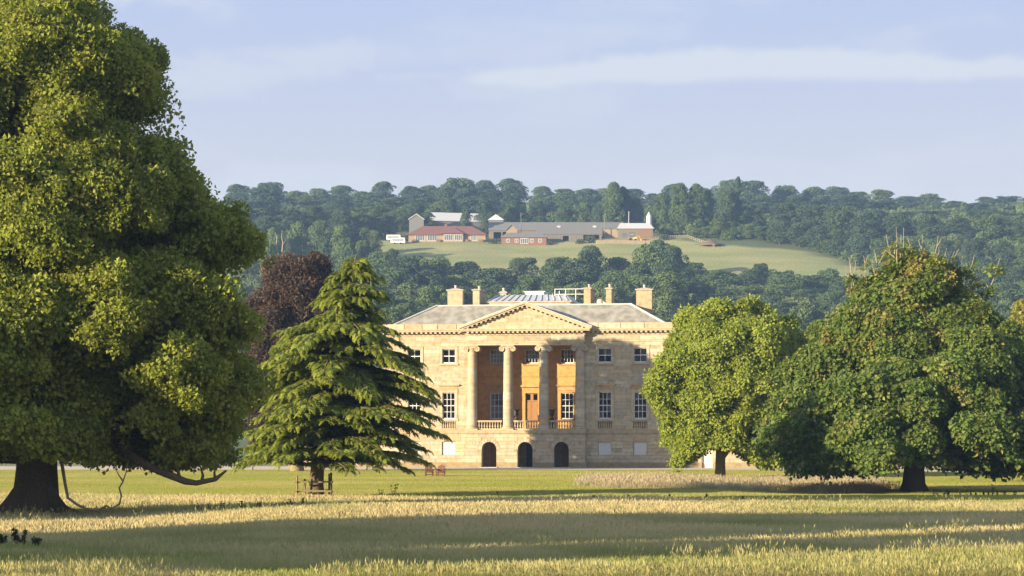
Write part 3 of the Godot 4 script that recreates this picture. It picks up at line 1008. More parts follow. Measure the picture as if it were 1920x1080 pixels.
		cap.box(Vector3(-q[1] / 2 - 0.13, e, -q[2] - 0.13), Vector3(q[1] / 2 + 0.13, e + 0.12, 0.13), Color(0.5, 0.44, 0.34))
		cap.hexa([Vector3(-q[1] / 2 - 0.13, e + 0.12, 0.13), Vector3(q[1] / 2 + 0.13, e + 0.12, 0.13), Vector3(q[1] / 2 + 0.13, e + 0.12, -q[2] - 0.13), Vector3(-q[1] / 2 - 0.13, e + 0.12, -q[2] - 0.13),
			Vector3(-0.16, e + 0.3, -q[2] / 2 + 0.16), Vector3(0.16, e + 0.3, -q[2] / 2 + 0.16), Vector3(0.16, e + 0.3, -q[2] / 2 - 0.16), Vector3(-0.16, e + 0.3, -q[2] / 2 - 0.16)], Color(0.52, 0.47, 0.38))
		obj("chimney_cap", cap, M.stone, co)
		var pot := Shape.new()
		pot.lathe([[0.15, e + 0.28], [0.13, e + 0.52], [0.18, e + 0.54], [0.18, e + 0.62], [0.0, e + 0.62]], Vector3(0, 0, -q[2] / 2), 10, Color(0.6, 0.55, 0.46))
		obj("chimney_pot", pot, M.stone, co)
	# drainpipe at the right-hand corner
	var dp := Shape.new()
	dp.tube([Vector3(16.18, 0.0, -0.25), Vector3(16.18, 4.6, -0.25)], [0.075, 0.075], 8)
	dp.box(Vector3(16.02, 4.6, -0.4), Vector3(16.34, 4.95, -0.1))
	obj("drainpipe", dp, M.iron, h)
	# two stone urns stand on the loggia floor
	for q in [[-1.35, "dark urn on a pedestal behind the second portico column from the cedar"], [2.62, "dark urn on a pedestal behind the third portico column from the cedar"]]:
		var at := h.transform * Vector3(q[0], 4.15, -1.3)
		var un := thing("urn", q[1], "urn", at, turn, "urns on the loggia")
		var pd := Shape.new()
		pd.box(Vector3(-0.28, 0, -0.28), Vector3(0.28, 0.12, 0.28), Color(0.1, 0.075, 0.045))
		pd.box(Vector3(-0.2, 0.12, -0.2), Vector3(0.2, 1.15, 0.2), Color(0.1, 0.075, 0.045))
		pd.box(Vector3(-0.26, 1.15, -0.26), Vector3(0.26, 1.25, 0.26), Color(0.1, 0.075, 0.045))
		obj("pedestal", pd, M.stone, un)
		var ub := Shape.new()
		ub.lathe([[0.0, 1.25], [0.2, 1.25], [0.18, 1.32], [0.07, 1.42], [0.08, 1.5], [0.24, 1.62], [0.3, 1.8], [0.24, 1.98], [0.27, 2.1], [0.42, 2.2], [0.42, 2.25], [0.3, 2.25], [0.0, 2.15]], Vector3.ZERO, 18, Color(0.09, 0.075, 0.05))
		obj("bowl", ub, M.stone, un)

func make_wings() -> void:
	var turn := deg_to_rad(-9.6)
	var o := Vector3(across(987.0, 250), 0, -250)
	var b := Basis(Vector3.UP, turn)
	for side in [-1, 1]:
		var w := thing("side_wing", "low honey stone wing behind the light green tree, with pale door" if side > 0 else "low honey stone wing of the house behind the cedar", "house wing", o + b * Vector3(16.1 if side > 0 else -16.1, 0, -1.6), turn)
		var L := 11.0
		var x0 := 0.0 if side > 0 else -L
		var s := Shape.new()
		s.holed(x0, x0 + L, 0.0, 5.0, 0.0, 0.5, [[2.9, 4.0, 0.05, 2.3]] if side > 0 else [], Color(0.47, 0.36, 0.20))
		s.box(Vector3(x0, 0.0, -7.0), Vector3(x0 + L, 5.0, -6.6), Color(0.47, 0.36, 0.2))
		s.box(Vector3(x0, 5.0, -7.1), Vector3(x0 + L, 5.3, 0.1), Color(0.5, 0.4, 0.24))
		var ex := x0 + L - 0.4 if side > 0 else x0
		s.box(Vector3(ex, 0, -6.6), Vector3(ex + 0.4, 5.0, -0.5), Color(0.47, 0.36, 0.2))
		obj("wall", s, M.stone, w)
		courses(x0, x0 + L, 0.62, 4.95, 0.395, Vector2(0.8, 1.5), [[2.8, 4.1, 0.0, 2.4]] if side > 0 else [], [], func(lo, hi):
			var k := Shape.new()
			k.block(lo, hi + Vector3(0, 0, 0.03), 0.012, stone_tone())
			obj("stone_block", k, M.stone, w))
		var p := Shape.new()
		if side > 0:
			p.box(Vector3(x0, 0, -0.2), Vector3(2.85, 0.6, 0.1), Color(0.36, 0.28, 0.15))
			p.box(Vector3(4.05, 0, -0.2), Vector3(L, 0.6, 0.1), Color(0.36, 0.28, 0.15))
		else:
			p.box(Vector3(x0, 0, -0.2), Vector3(x0 + L, 0.6, 0.1), Color(0.36, 0.28, 0.15))
		obj("plinth", p, M.stone, w)
		var r := Shape.new()
		var x1 := x0 + L
		r.quad(Vector3(x0, 5.32, 0.15), Vector3(x1, 5.32, 0.15), Vector3(x1, 6.8, -3.5), Vector3(x0, 6.8, -3.5))
		r.quad(Vector3(x1, 5.32, -7.15), Vector3(x0, 5.32, -7.15), Vector3(x0, 6.8, -3.5), Vector3(x1, 6.8, -3.5))
		r.tri(Vector3(x1, 5.32, 0.15), Vector3(x1, 5.32, -7.15), Vector3(x1, 6.8, -3.5))
		r.tri(Vector3(x0, 5.32, -7.15), Vector3(x0, 5.32, 0.15), Vector3(x0, 6.8, -3.5))
		obj("roof", r, M.slate, w)
		if side > 0:
			var d := Shape.new()
			d.box(Vector3(2.9, 0.05, -0.25), Vector3(4.0, 2.3, -0.2))
			for k in 2:
				d.box(Vector3(3.0 + k * 0.5, 0.3, -0.2), Vector3(3.4 + k * 0.5, 2.1, -0.17))
			obj("door", d, M.blind, w)
	# low stone wall by the drive, seen beneath the dark tree
	var lw := thing("garden_wall", "low honey stone wall beyond the drive under the dark tree's crown", "wall", Vector3(across(1470, 256), 0, -250))
	var Lw := across(1850, 256) - across(1470, 256)
	var a := 0.0
	while a < Lw:
		var e := minf(a + rnd(0.8, 1.4), Lw)
		for r in 2:
			var k := Shape.new()
			k.box(Vector3(a + 0.01, r * 0.36, -0.4), Vector3(e - 0.01, r * 0.36 + 0.35, rnd(-0.02, 0.02)), stone_tone(0.1))
			obj("stone_block", k, M.stone, lw)
		var c := Shape.new()
		c.box(Vector3(a + 0.005, 0.72, -0.48), Vector3(e - 0.005, 0.84, 0.08), stone_tone(0.06))
		obj("coping_stone", c, M.stone, lw)
		a = e

# ---------------------------------------------------------------- the farm on the hill
func shed(o: Node3D, called: String, at: Vector3, w: float, deep: float, wall: float, rise: float, wm: Material, rm: Material, hip := 0.0, over := 0.3, holes := []) -> void:   # ridge along x; at = front left foot
	var s := Shape.new()
	if holes.is_empty():
		s.box(Vector3(0, -3.0, -deep), Vector3(w, wall, 0))
	else:
		s.holed(0, w, -3.0, wall, 0.0, 0.25, holes)
		s.box(Vector3(0, -3.0, -deep), Vector3(0.25, wall, -0.25))
		s.box(Vector3(w - 0.25, -3.0, -deep), Vector3(w, wall, -0.25))
		s.box(Vector3(0.25, -3.0, -deep), Vector3(w - 0.25, wall, -deep + 0.25))
	if hip == 0.0:
		s.tri(Vector3(w, wall, 0), Vector3(w, wall, -deep), Vector3(w, wall + rise, -deep / 2))
		s.tri(Vector3(0, wall, -deep), Vector3(0, wall, 0), Vector3(0, wall + rise, -deep / 2))
	obj("wall" if called == "" else called + "_wall", s, wm, o).position = at
	var r := Shape.new()
	var e := over
	var y := wall - over * rise / (deep / 2)
	var a := [Vector3(-e, y, e), Vector3(w + e, y, e), Vector3(w + e, y, -deep - e), Vector3(-e, y, -deep - e)]
	var p := Vector3(hip - (0.0 if hip else e), wall + rise, -deep / 2)
	var q := Vector3(w - hip + (0.0 if hip else e), wall + rise, -deep / 2)
	var k := Vector3(0, 0.14, 0)
	r.quad(a[0] + k, a[1] + k, q + k, p + k)
	r.quad(a[2] + k, a[3] + k, p + k, q + k)
	r.tri(a[1] + k, a[2] + k, q + k)
	r.tri(a[3] + k, a[0] + k, p + k)
	r.quad(a[0], a[1], a[1] + k, a[0] + k)
	r.quad(a[1], a[2], a[2] + k, a[1] + k)
	r.quad(a[3], a[0], a[0] + k, a[3] + k)
	obj("roof" if called == "" else called + "_roof", r, rm, o).position = at

func gable_front(o: Node3D, at: Vector3, w: float, deep: float, wall: float, rise: float, wm: Material, rm: Material) -> void:   # ridge along z
	var s := Shape.new()
	s.prism(PackedVector2Array([Vector2(0, -3.0), Vector2(w, -3.0), Vector2(w, wall), Vector2(w / 2, wall + rise), Vector2(0, wall)]), -deep, 0)
	obj("wall", s, wm, o).position = at
	var r := Shape.new()
	for side in [-1.0, 1.0]:
		var x0: float = w / 2 + side * (w / 2 + 0.35)
		var a := Vector3(x0, wall - 0.35 * rise / (w / 2), 0.35)
		var b := Vector3(w / 2, wall + rise, 0.35)
		var k := Vector3(0, 0.16, 0)
		var d := Vector3(0, 0, -deep - 0.7)
		r.quad(a + k, b + k, b + k + d, a + k + d) if side < 0 else r.quad(b + k, a + k, a + k + d, b + k + d)
		r.quad(a + k * -1.0, b - k, b + k, a + k) if side < 0 else r.quad(b - k, a - k, a + k, b + k)
	obj("roof", r, rm, o).position = at

func pane_in(o: Node3D, x: float, y: float, w: float, h: float, z: float, fm: Material, gm: Material, bars := 1) -> void:
	var f := Shape.new()
	f.box(Vector3(-w / 2, 0, -0.05), Vector3(-w / 2 + 0.12, h, 0.06))
	f.box(Vector3(w / 2 - 0.12, 0, -0.05), Vector3(w / 2, h, 0.06))
	f.box(Vector3(-w / 2 + 0.12, 0, -0.05), Vector3(w / 2 - 0.12, 0.12, 0.06))
	f.box(Vector3(-w / 2 + 0.12, h - 0.12, -0.05), Vector3(w / 2 - 0.12, h, 0.06))
	for i in range(1, bars + 1):
		var bx := -w / 2 + i * w / (bars + 1)
		f.box(Vector3(bx - 0.05, 0.12, -0.05), Vector3(bx + 0.05, h - 0.12, 0.05))
	var n := obj("window", f, fm, o)
	n.position = Vector3(x, y, z)
	var g := Shape.new()
	g.box(Vector3(-w / 2 + 0.1, 0.1, -0.04), Vector3(w / 2 - 0.1, h - 0.1, 0.02))
	obj("pane", g, gm, n)

func farm_at(col: float, d: float) -> Vector3:
	var x := across(col, d)
	return Vector3(x, ground_at(x, -d) - 0.2, -d)

func make_farm() -> void:
	var streak := noise_tex(0.03, 61, [[0.0, lin(0.6, 0.6, 0.6)], [1.0, lin(1.05, 1.05, 1.05)]])
	var tile := grained(paint(0.21, 0.095, 0.075, 0.8), streak, 0.12)
	var sheet := grained(paint(0.66, 0.66, 0.66, 0.5), streak, 0.1)
	var grey := grained(paint(0.20, 0.20, 0.19, 0.85), streak, 0.08)
	var wallgrey := grained(paint(0.19, 0.20, 0.20, 0.8), streak, 0.15)
	var tan_ := grained(paint(0.36, 0.28, 0.19, 0.85), streak, 0.2)
	var brick := grained(paint(0.25, 0.135, 0.10, 0.9), streak, 0.2)
	var wood := grained(paint(0.22, 0.18, 0.13, 0.9), streak, 0.3)
	var glass := paint(0.10, 0.13, 0.16, 0.15)
	var white := paint(0.75, 0.75, 0.73, 0.5)
	var shrub_leaf := leafy(0.5, 0.7)
	shrub_leaf.albedo_color = lin(0.075, 0.11, 0.04)
	# bungalow
	var b := thing("bungalow", "long red-roofed bungalow with glazed bays on the hill", "house", farm_at(766, 1000))
	shed(b, "", Vector3.ZERO, 33.5, 11.0, 3.7, 3.7, tan_, tile, 6.0, 0.7)
	var hp := Shape.new()
	hp.quad(Vector3(14.5, 3.6, 2.2), Vector3(24.5, 3.6, 2.2), Vector3(19.5, 6.9, -3.2), Vector3(19.5, 6.9, -3.2))
	hp.tri(Vector3(24.5, 3.6, 2.2), Vector3(25.6, 3.6, -1.2), Vector3(19.5, 6.95, -3.3))
	hp.tri(Vector3(13.4, 3.6, -1.2), Vector3(14.5, 3.6, 2.2), Vector3(19.5, 6.95, -3.3))
	obj("porch_roof", hp, tile, b)
	var pw := Shape.new()
	pw.box(Vector3(15.2, -2.0, 0.0), Vector3(23.8, 3.55, 1.5))
	obj("porch_wall", pw, tan_, b)
	for q in [[5.0, 4.0, 0.03], [10.3, 4.2, 0.03], [17.4, 3.8, 1.53], [21.7, 3.4, 1.53], [28.4, 2.6, 0.03]]:
		pane_in(b, q[0], 0.7, q[1], 2.6, q[2], white, glass, 3)
	for x in [2.4, 13.0, 25.2, 31.5]:
		var p := Shape.new()
		p.box(Vector3(x - 0.9, -2.0, 0.02), Vector3(x + 0.9, 1.2, 1.0))
		obj("brick_pier", p, brick, b)
	var ch := Shape.new()
	ch.box(Vector3(15.5, 6.6, -6.2), Vector3(16.6, 8.4, -5.2))
	obj("chimney", ch, brick, b)
	# metal barns behind it
	var g := thing("barn", "grey gabled metal barn at the left end of the farm", "barn", farm_at(767, 1034))
	gable_front(g, Vector3.ZERO, 6.6, 14.0, 7.6, 2.2, wallgrey, sheet)
	g = thing("barn", "big grey barn with white sheet roof behind the red-roofed bungalow", "barn", farm_at(814, 1046), 0.28)
	shed(g, "", Vector3.ZERO, 25.0, 14.0, 6.0, 4.2, wallgrey, sheet, 0.0)
	g = thing("barn", "small barn with white pyramid roof right of the big white-roofed barn", "barn", farm_at(916, 1044))
	shed(g, "", Vector3.ZERO, 6.6, 7.0, 7.6, 2.6, wallgrey, sheet, 3.2)
	g = thing("barn", "long low grey-roofed barn across the middle of the farm", "barn", farm_at(917, 1026))
	shed(g, "", Vector3.ZERO, 60.0, 16.0, 4.0, 4.2, wood, grey, 0.0, 0.3, [[2.0, 5.4, -1.0, 3.2], [6.0, 9.4, -1.0, 3.2], [10.0, 13.4, -1.0, 3.2]])
	for x in [30.0, 46.0]:
		var k := Shape.new()
		k.quad(Vector3(x, 5.6, -2.75), Vector3(x + 1.4, 5.0, -1.7), Vector3(x + 2.4, 5.7, -3.0), Vector3(x + 1.0, 6.3, -4.0))
		var kk := obj("roof_light", k, sheet, g)
		kk.position.y = 0.25
	g = thing("barn", "slatted timber cattle barn with grey roof right of the brick cottage", "barn", farm_at(1008, 1006))
	shed(g, "", Vector3.ZERO, 28.0, 12.0, 3.9, 3.0, wood, grey, 0.0, 0.3, [[11.0, 13.6, 0.0, 3.0], [20.0, 27.0, 0.0, 3.4]])
	for i in 24:
		if i * 1.16 + 0.75 > 10.9 and i * 1.16 + 0.1 < 13.7 or i * 1.16 + 0.75 > 19.9 and i * 1.16 + 0.1 < 27.1:
			continue
		var k := Shape.new()
		k.box(Vector3(i * 1.16 + 0.1, 0.2, 0.02), Vector3(i * 1.16 + 0.75, 3.6, 0.1))
		obj("slat", k, wallgrey, g)
	g = thing("cottage", "low red brick cottage with white windows in front of the barns", "house", farm_at(940, 996))
	shed(g, "", Vector3.ZERO, 19.5, 8.0, 3.4, 2.0, brick, grey, 2.6, 0.5)
	for x in [2.8, 6.6, 13.2, 16.8]:
		pane_in(g, x, 1.0, 1.5, 1.5, 0.03, white, glass, 1)
	pane_in(g, 10.0, 0.4, 3.4, 2.4, 0.03, white, glass, 3)
	g = thing("outbuilding", "pale gable of a small outbuilding behind the brick cottage", "outbuilding", farm_at(949, 1010))
	gable_front(g, Vector3.ZERO, 5.0, 8.0, 5.0, 2.4, tan_, grey)
	g = thing("outbuilding", "small pale flat-roofed outbuilding between the barns and the white-roofed workshop", "outbuilding", farm_at(1131, 1010))
	shed(g, "", Vector3.ZERO, 6.4, 7.0, 4.4, 0.8, tan_, grey)
	g = thing("workshop", "brown workshop with white roof at the right end of the farm", "outbuilding", farm_at(1159, 1003))
	shed(g, "", Vector3.ZERO, 15.2, 12.0, 4.8, 2.6, wood, sheet, 1.2, 0.5)
	for q in [[2.6, 2.2, 1.9], [6.0, 2.4, 2.4]]:
		pane_in(g, q[0], 0.9, q[1], q[2], 0.03, wallgrey, glass, 1)
	var dd := Shape.new()
	for i in 9:
		dd.box(Vector3(8.2 + i * 0.72, -0.5, 0.0), Vector3(8.86 + i * 0.72, 4.4, 0.08))
	obj("plank_door", dd, grained(paint(0.27, 0.17, 0.10, 0.9), streak, 0.3), g)
	# silo
	var si := thing("silo", "white feed silo behind the workshop", "silo", farm_at(1217, 1014))
	var s := Shape.new()
	s.lathe([[1.25, -1.0], [1.25, 9.0], [1.1, 9.1], [0.3, 10.4], [0.3, 10.7], [0.0, 10.7]], Vector3.ZERO, 20)
	obj("tank", s, sheet, si)
	for k in 4:
		var lg := Shape.new()
		lg.bar(Vector3(cos(k * PI / 2 + 0.4) * 1.3, 0, sin(k * PI / 2 + 0.4) * 1.3), Vector3(cos(k * PI / 2 + 0.4) * 1.3, 9.0, sin(k * PI / 2 + 0.4) * 1.3), 0.15, 0.15, Color.WHITE, Vector3.BACK)
		obj("rib", lg, sheet, si)
	# poles
	for q in [[977, 1012, 12.0, "grey pole beside the pale gable of the farm"], [1134, 1008, 10.5, "grey pole right of the long grey barn"], [1179, 1009, 11.5, "thin white mast behind the white-roofed workshop"]]:
		var po := thing("pole", q[3], "pole", farm_at(q[0], q[1]))
		var p := Shape.new()
		p.tube([Vector3.ZERO, Vector3(0, q[2], 0)], [0.17, 0.12], 8)
		obj("shaft", p, sheet if q[0] == 1179 else wallgrey, po)
		var x := Shape.new()
		x.box(Vector3(-0.5, q[2] - 0.5, -0.06), Vector3(0.5, q[2] - 0.36, 0.06))
		obj("crossarm", x, wallgrey, po)
	# two white trailers
	for q in [[724, 1003, "white trailer parked left of the bungalow, the rear one of two"], [732, 994, "white trailer parked left of the bungalow, the nearer of two"]]:
		var tr := thing("trailer", q[2], "trailer", farm_at(q[0], q[1]), 0.0, "white trailers by the bungalow")
		var body := Shape.new()
		body.prism(PackedVector2Array([Vector2(0.3, 0.6), Vector2(6.1, 0.6), Vector2(6.4, 1.2), Vector2(6.1, 2.9), Vector2(0.2, 2.9), Vector2(0, 1.2)]), -2.2, 0)
		obj("body", body, white, tr)
		var wd := Shape.new()
		wd.box(Vector3(0.8, 1.6, -2.0), Vector3(5.6, 2.2, 0.02))
		obj("window", wd, glass, tr)
		for x in [1.8, 4.4]:
			var wh := Shape.new()
			wh.lathe([[0.0, -0.12], [0.38, -0.12], [0.38, 0.12], [0.0, 0.12]], Vector3(x, 0.5, 0.0), 14, Color.WHITE, Basis(Vector3.RIGHT, PI / 2))
			obj("wheel", wh, M.iron, tr)
	# digger
	var dg := thing("digger", "yellow digger parked in the yard before the workshop", "digger", farm_at(1178, 994) + Vector3(0, 0.6, 0))
	var yellow := paint(0.62, 0.42, 0.10, 0.5)
	s = Shape.new()
	s.box(Vector3(0.2, 0.7, -1.8), Vector3(3.8, 1.5, 0))
	s.box(Vector3(2.4, 1.5, -1.5), Vector3(3.8, 1.9, -0.3))
	obj("body", s, yellow, dg)
	s = Shape.new()
	s.prism(PackedVector2Array([Vector2(0.9, 1.5), Vector2(2.4, 1.5), Vector2(2.2, 2.9), Vector2(1.0, 2.9)]), -1.5, -0.3)
	obj("cab", s, glass, dg)
	s = Shape.new()
	s.box(Vector3(0.85, 2.9, -1.6), Vector3(2.4, 3.05, -0.2))
	obj("cab_roof", s, yellow, dg)
	for q in [[0.9, 0.75], [3.1, 0.55]]:
		for z in [-1.9, 0.1]:
			s = Shape.new()
			s.lathe([[0.0, -0.2], [q[1], -0.2], [q[1], 0.2], [0.0, 0.2]], Vector3(q[0], q[1], z), 16, Color.WHITE, Basis(Vector3.RIGHT, PI / 2))
			obj("wheel", s, M.iron, dg)
	s = Shape.new()
	s.tube([Vector3(3.6, 1.4, -0.9), Vector3(4.6, 2.4, -0.9), Vector3(5.4, 0.8, -0.9)], [0.16, 0.14, 0.12], 6)
	s.hexa([Vector3(5.2, 0.2, 0), Vector3(6.0, 0.3, 0), Vector3(6.0, 0.3, -1.8), Vector3(5.2, 0.2, -1.8), Vector3(5.2, 1.0, 0), Vector3(5.4, 1.0, 0), Vector3(5.4, 1.0, -1.8), Vector3(5.2, 1.0, -1.8)])
	obj("loader_arm", s, yellow, dg)
	# yard wall of tan stone below the yard
	var yw := thing("yard_wall", "tan retaining wall below the farmyard", "wall", Vector3(across(1118, 990), 0, -990))
	for i in 22:
		var x := i * 1.05
		var y0 := ground_at(yw.position.x + x, -990)
		var k := Shape.new()
		k.box(Vector3(x, y0 - 1.0, -0.5), Vector3(x + 1.02, y0 + 1.5 + rnd(-0.08, 0.08), rnd(-0.1, 0.1)))
		obj("panel", k, tan_, yw)
	var yd := Shape.new()
	var yy := ground_at(yw.position.x + 11, -990)
	yd.box(Vector3(yw.position.x, yy - 1.5, -1000.0), Vector3(yw.position.x + 23.1, yy + 1.2, -990.5))
	structure("farmyard", yd, M.gravel)
	# fence over the hillside field
	var fe := thing("hill_fence", "pale post-and-rail fence running down the field from the farm", "fence", Vector3.ZERO)
	var prev := Vector3.ZERO
	for i in 30:
		var col := 1226.0 + i * 3.9
		var d := 1000.0 - 0.0 * i - maxf(0, i - 16) * 1.6
		var x := across(col, d)
		var p := Vector3(x, ground_at(x, -d), -d)
		var k := Shape.new()
		k.box(p + Vector3(-0.09, -0.3, -0.09), p + Vector3(0.09, 1.5, 0.09))
		obj("post", k, M.dead, fe)
		if i > 0:
			for y in [0.6, 1.25]:
				k = Shape.new()
				k.bar(prev + Vector3(0, y, 0), p + Vector3(0, y, 0), 0.06, 0.14)
				obj("rail", k, M.dead, fe)
		prev = p
	# muck heap
	var mp := Shape.new()
	var heap := []
	for i in 9:
		heap.push_back([4.2 * (1.0 - pow(i / 8.0, 1.6)), 2.3 * i / 8.0])
	mp.lathe(heap, Vector3.ZERO, 18)
	for i in mp.v.size():
		var w := mp.v[i]
		mp.v[i] = w * (1.0 + patch.get_noise_3d(w.x * 25, w.y * 25, w.z * 25) * 0.5)
	var mo := obj("muck_heap", mp, grained(paint(0.18, 0.13, 0.075, 0.95), streak, 0.4))
	tag(mo, "brown muck heap at the end of the hillside fence", "heap")
	mo.position = farm_at(1332, 984)
	# shrubs along the foot of the farm
	var bush := far_crown(905, 1.6, 2.2, 700, 0.4)
	for q in [[1106, 995, 1.5, "low dark shrub at the foot of the slatted barn"], [1087, 994, 1.0, "small shrub left of the one at the slatted barn's foot"], [925, 997, 1.1, "shrub between the bungalow and the brick cottage"], [758, 1002, 1.0, "shrub at the bungalow's left corner"], [1032, 996, 0.9, "shrub at the brick cottage's right corner"], [1245, 998, 1.2, "shrub by the hill fence near the workshop"]]:
		var sb := obj("shrub", bush, shrub_leaf)
		tag(sb, q[3], "shrub", "shrubs round the farm")
		sb.position = farm_at(q[0], q[1])
		sb.scale = Vector3(1.4, 0.9, 1.2) * q[2]
	# white cottage among the trees at the left
	g = thing("cottage", "small white cottage half hidden in the wood at the left", "house", farm_at(470, 1090))
	shed(g, "", Vector3.ZERO, 5.0, 5.0, 7.0, 2.0, white, grey)

# ---------------------------------------------------------------- trees on the hill
func far_crown(seed_: int, wide: float, tall: float, faces: int, size: float) -> ArrayMesh:   # many leaf-sized faces over a crown of lobes; foot of the crown at y 0
	rng.seed = seed_
	var lobes := []
	var n := 26
	for i in n:
		var y := pow((i + 0.5) / n, 0.85)
		var env := sqrt(maxf(0.0, 1.0 - pow(maxf(0.0, y - 0.25) / 0.84, 2.0)))
		var a := i * 2.4 + rnd(-0.7, 0.7)
		var r := wide * (rnd(0.16, 0.30) if i % 3 else rnd(0.34, 0.5))
		var out := maxf(0.0, env * wide * rnd(0.8, 1.12) - r) * (1.0 if i % 4 else 0.4)
		lobes.push_back([Vector3(cos(a) * out, minf(y * tall, tall - r * 0.85) + rnd(-0.3, 0.3), sin(a) * out), r])
	lobes.push_back([Vector3(0, tall * 0.42, 0), wide * 0.6])
	lobes.push_back([Vector3(wide * rnd(-0.25, 0.25), tall - wide * 0.32, 0), wide * 0.36])
	var total := 0.0
	for l in lobes:
		total += l[1] * l[1]
	var s := Shape.new()
	for l in lobes:
		var tone := rnd(0.82, 1.2)
		for i in int(faces * l[1] * l[1] / total):
			var d := ball()
			if d.y < -0.3 and rng.randf() < 0.6:
				d.y = -d.y
			var p: Vector3 = l[0] + Vector3(d.x, d.y * 0.85, d.z) * l[1] * rnd(0.78, 1.08)
			if p.y < 0.0:
				p.y = rnd(0, 0.4)
			var nn := (d + ball() * 0.7).normalized()
			var u := nn.cross(ball()).normalized() * size * rnd(0.6, 1.2)
			var w := nn.cross(u).normalized() * size * rnd(0.4, 0.9)
			var k := tone * rnd(0.86, 1.14)
			var c := Color(k, k, k * rnd(0.8, 1.2))
			s.tri(p - u * 0.5, p + w * 0.5, p + u * 0.5, c)
			s.tri(p - u * 0.5, p + u * 0.5, p - w * 0.5 + nn * size * 0.2, c)
	return s.mesh()

var hill_protos := []
var hill_tones := []
var hill_count := 0

func where_words(col: float) -> String:
	for q in [[520, "left of the copper beech"], [580, "above the copper beech"], [650, "left of the cedar's tip"], [720, "above the cedar's tip"], [775, "left of the bungalow"], [845, "behind the bungalow's left half"], [915, "behind the bungalow's right half"], [985, "above the brick cottage"], [1060, "above the long grey barn"], [1130, "above the slatted barn"], [1205, "above the workshop"], [1270, "right of the silo"], [1340, "above the muck heap"], [1420, "above the light green tree"], [1500, "above the field's right"], [1590, "above the field's right tip"], [1680, "above the crow"], [1760, "above the dead twigs"], [1840, "right of the twigs"]]:
		if col < q[0]:
			return q[1]
	return "at the wood's right end"

var said := {}

func once(label: String) -> String:   # a second look-alike at the same place is told apart by its order from the left
	var n: int = said.get(label, 0)
	said[label] = n + 1
	var out: String = label if n == 0 else label + ", " + ["second", "third", "fourth", "fifth", "sixth"][mini(n - 1, 4)] + " from left"
	return out if out.split(" ").size() <= 16 else out.replace(" the ", " ")

func hill_tree(col: float, d: float, tall: float, wide: float, tone: int, belt: String, group: String, proto := -1) -> void:
	var x := across(col, d)
	var k := proto if proto >= 0 else rng.randi() % hill_protos.size()
	var src: Array = hill_protos[k]
	var o: Node3D
	if src[2] == null:
		o = Node3D.new()
		var tr := Shape.new()
		tr.tube([Vector3(0, -1.5, 0), Vector3(0, 1.0, 0), Vector3(0.1, 4.0, 0)], [0.5, 0.35, 0.22], 6)
		obj("trunk", tr, M.bark, o)
		obj("crown", src[0], hill_tones[0], o).position.y = 0.6
		src[2] = o
	else:
		o = src[2].duplicate()
	o.name = numbered("hill_tree")
	add_child(o)
	o.position = Vector3(x, ground_at(x, -d), -d)
	o.rotation.y = rnd(0, TAU)
	o.scale = Vector3(wide / 12.0, tall / (src[1] + 0.6), wide / 12.0)
	o.get_node("crown").material_override = hill_tones[tone]
	var look: String = ["dark green", "bluish", "mid green", "light green", "yellow-green"][tone]
	var size := "tall " if tall > 15 else "small " if tall < 8.5 else ""
	tag(o, once(size + look + " tree " + belt + " " + where_words(col)), "tree", group)
	hill_count += 1

const SKYLINE := [[430, 350], [450, 345], [480, 340], [505, 346], [530, 358], [560, 361], [590, 358], [635, 348], [660, 355], [690, 361], [700, 342], [740, 340], [760, 351], [790, 357], [830, 340], [860, 333], [900, 336], [920, 345], [950, 335], [985, 336], [1000, 345], [1040, 350], [1100, 356], [1130, 362], [1150, 341], [1165, 342], [1190, 356], [1205, 371], [1230, 365], [1250, 350], [1280, 345], [1305, 345], [1325, 355], [1345, 358], [1380, 337], [1410, 341], [1440, 345], [1480, 350], [1520, 355], [1560, 350], [1590, 354], [1620, 362], [1650, 358], [1700, 370], [1740, 366], [1780, 369], [1793, 380], [1830, 366], [1880, 368], [1960, 373]]
const BELT := [[640, 470], [690, 475], [720, 472], [760, 480], [800, 482], [850, 484], [890, 492], [915, 502], [950, 498], [990, 482], [1040, 480], [1080, 476], [1110, 464], [1140, 480], [1165, 487], [1190, 470], [1230, 453], [1270, 460], [1290, 478], [1300, 497], [1340, 502], [1355, 514], [1380, 510], [1420, 497], [1450, 500], [1470, 508], [1520, 509], [1560, 516], [1600, 522], [1700, 520], [1780, 505], [1830, 492], [1880, 496], [1960, 505]]

func row_of(x: float, d: float) -> float:
	return HORIZON - (ground_at(x, -d) - EYE) / d * FOCAL

func fit_tree(col: float, d: float, row: float, wide: float, tone: int, belt: String, group: String, proto := -1) -> void:   # a tree at that place whose top reaches that row
	var tall := (row_of(across(col, d), d) - row) * d / FOCAL
	hill_tree(col, d, clampf(tall, 4.5, 30.0), wide, tone, belt, group, proto)

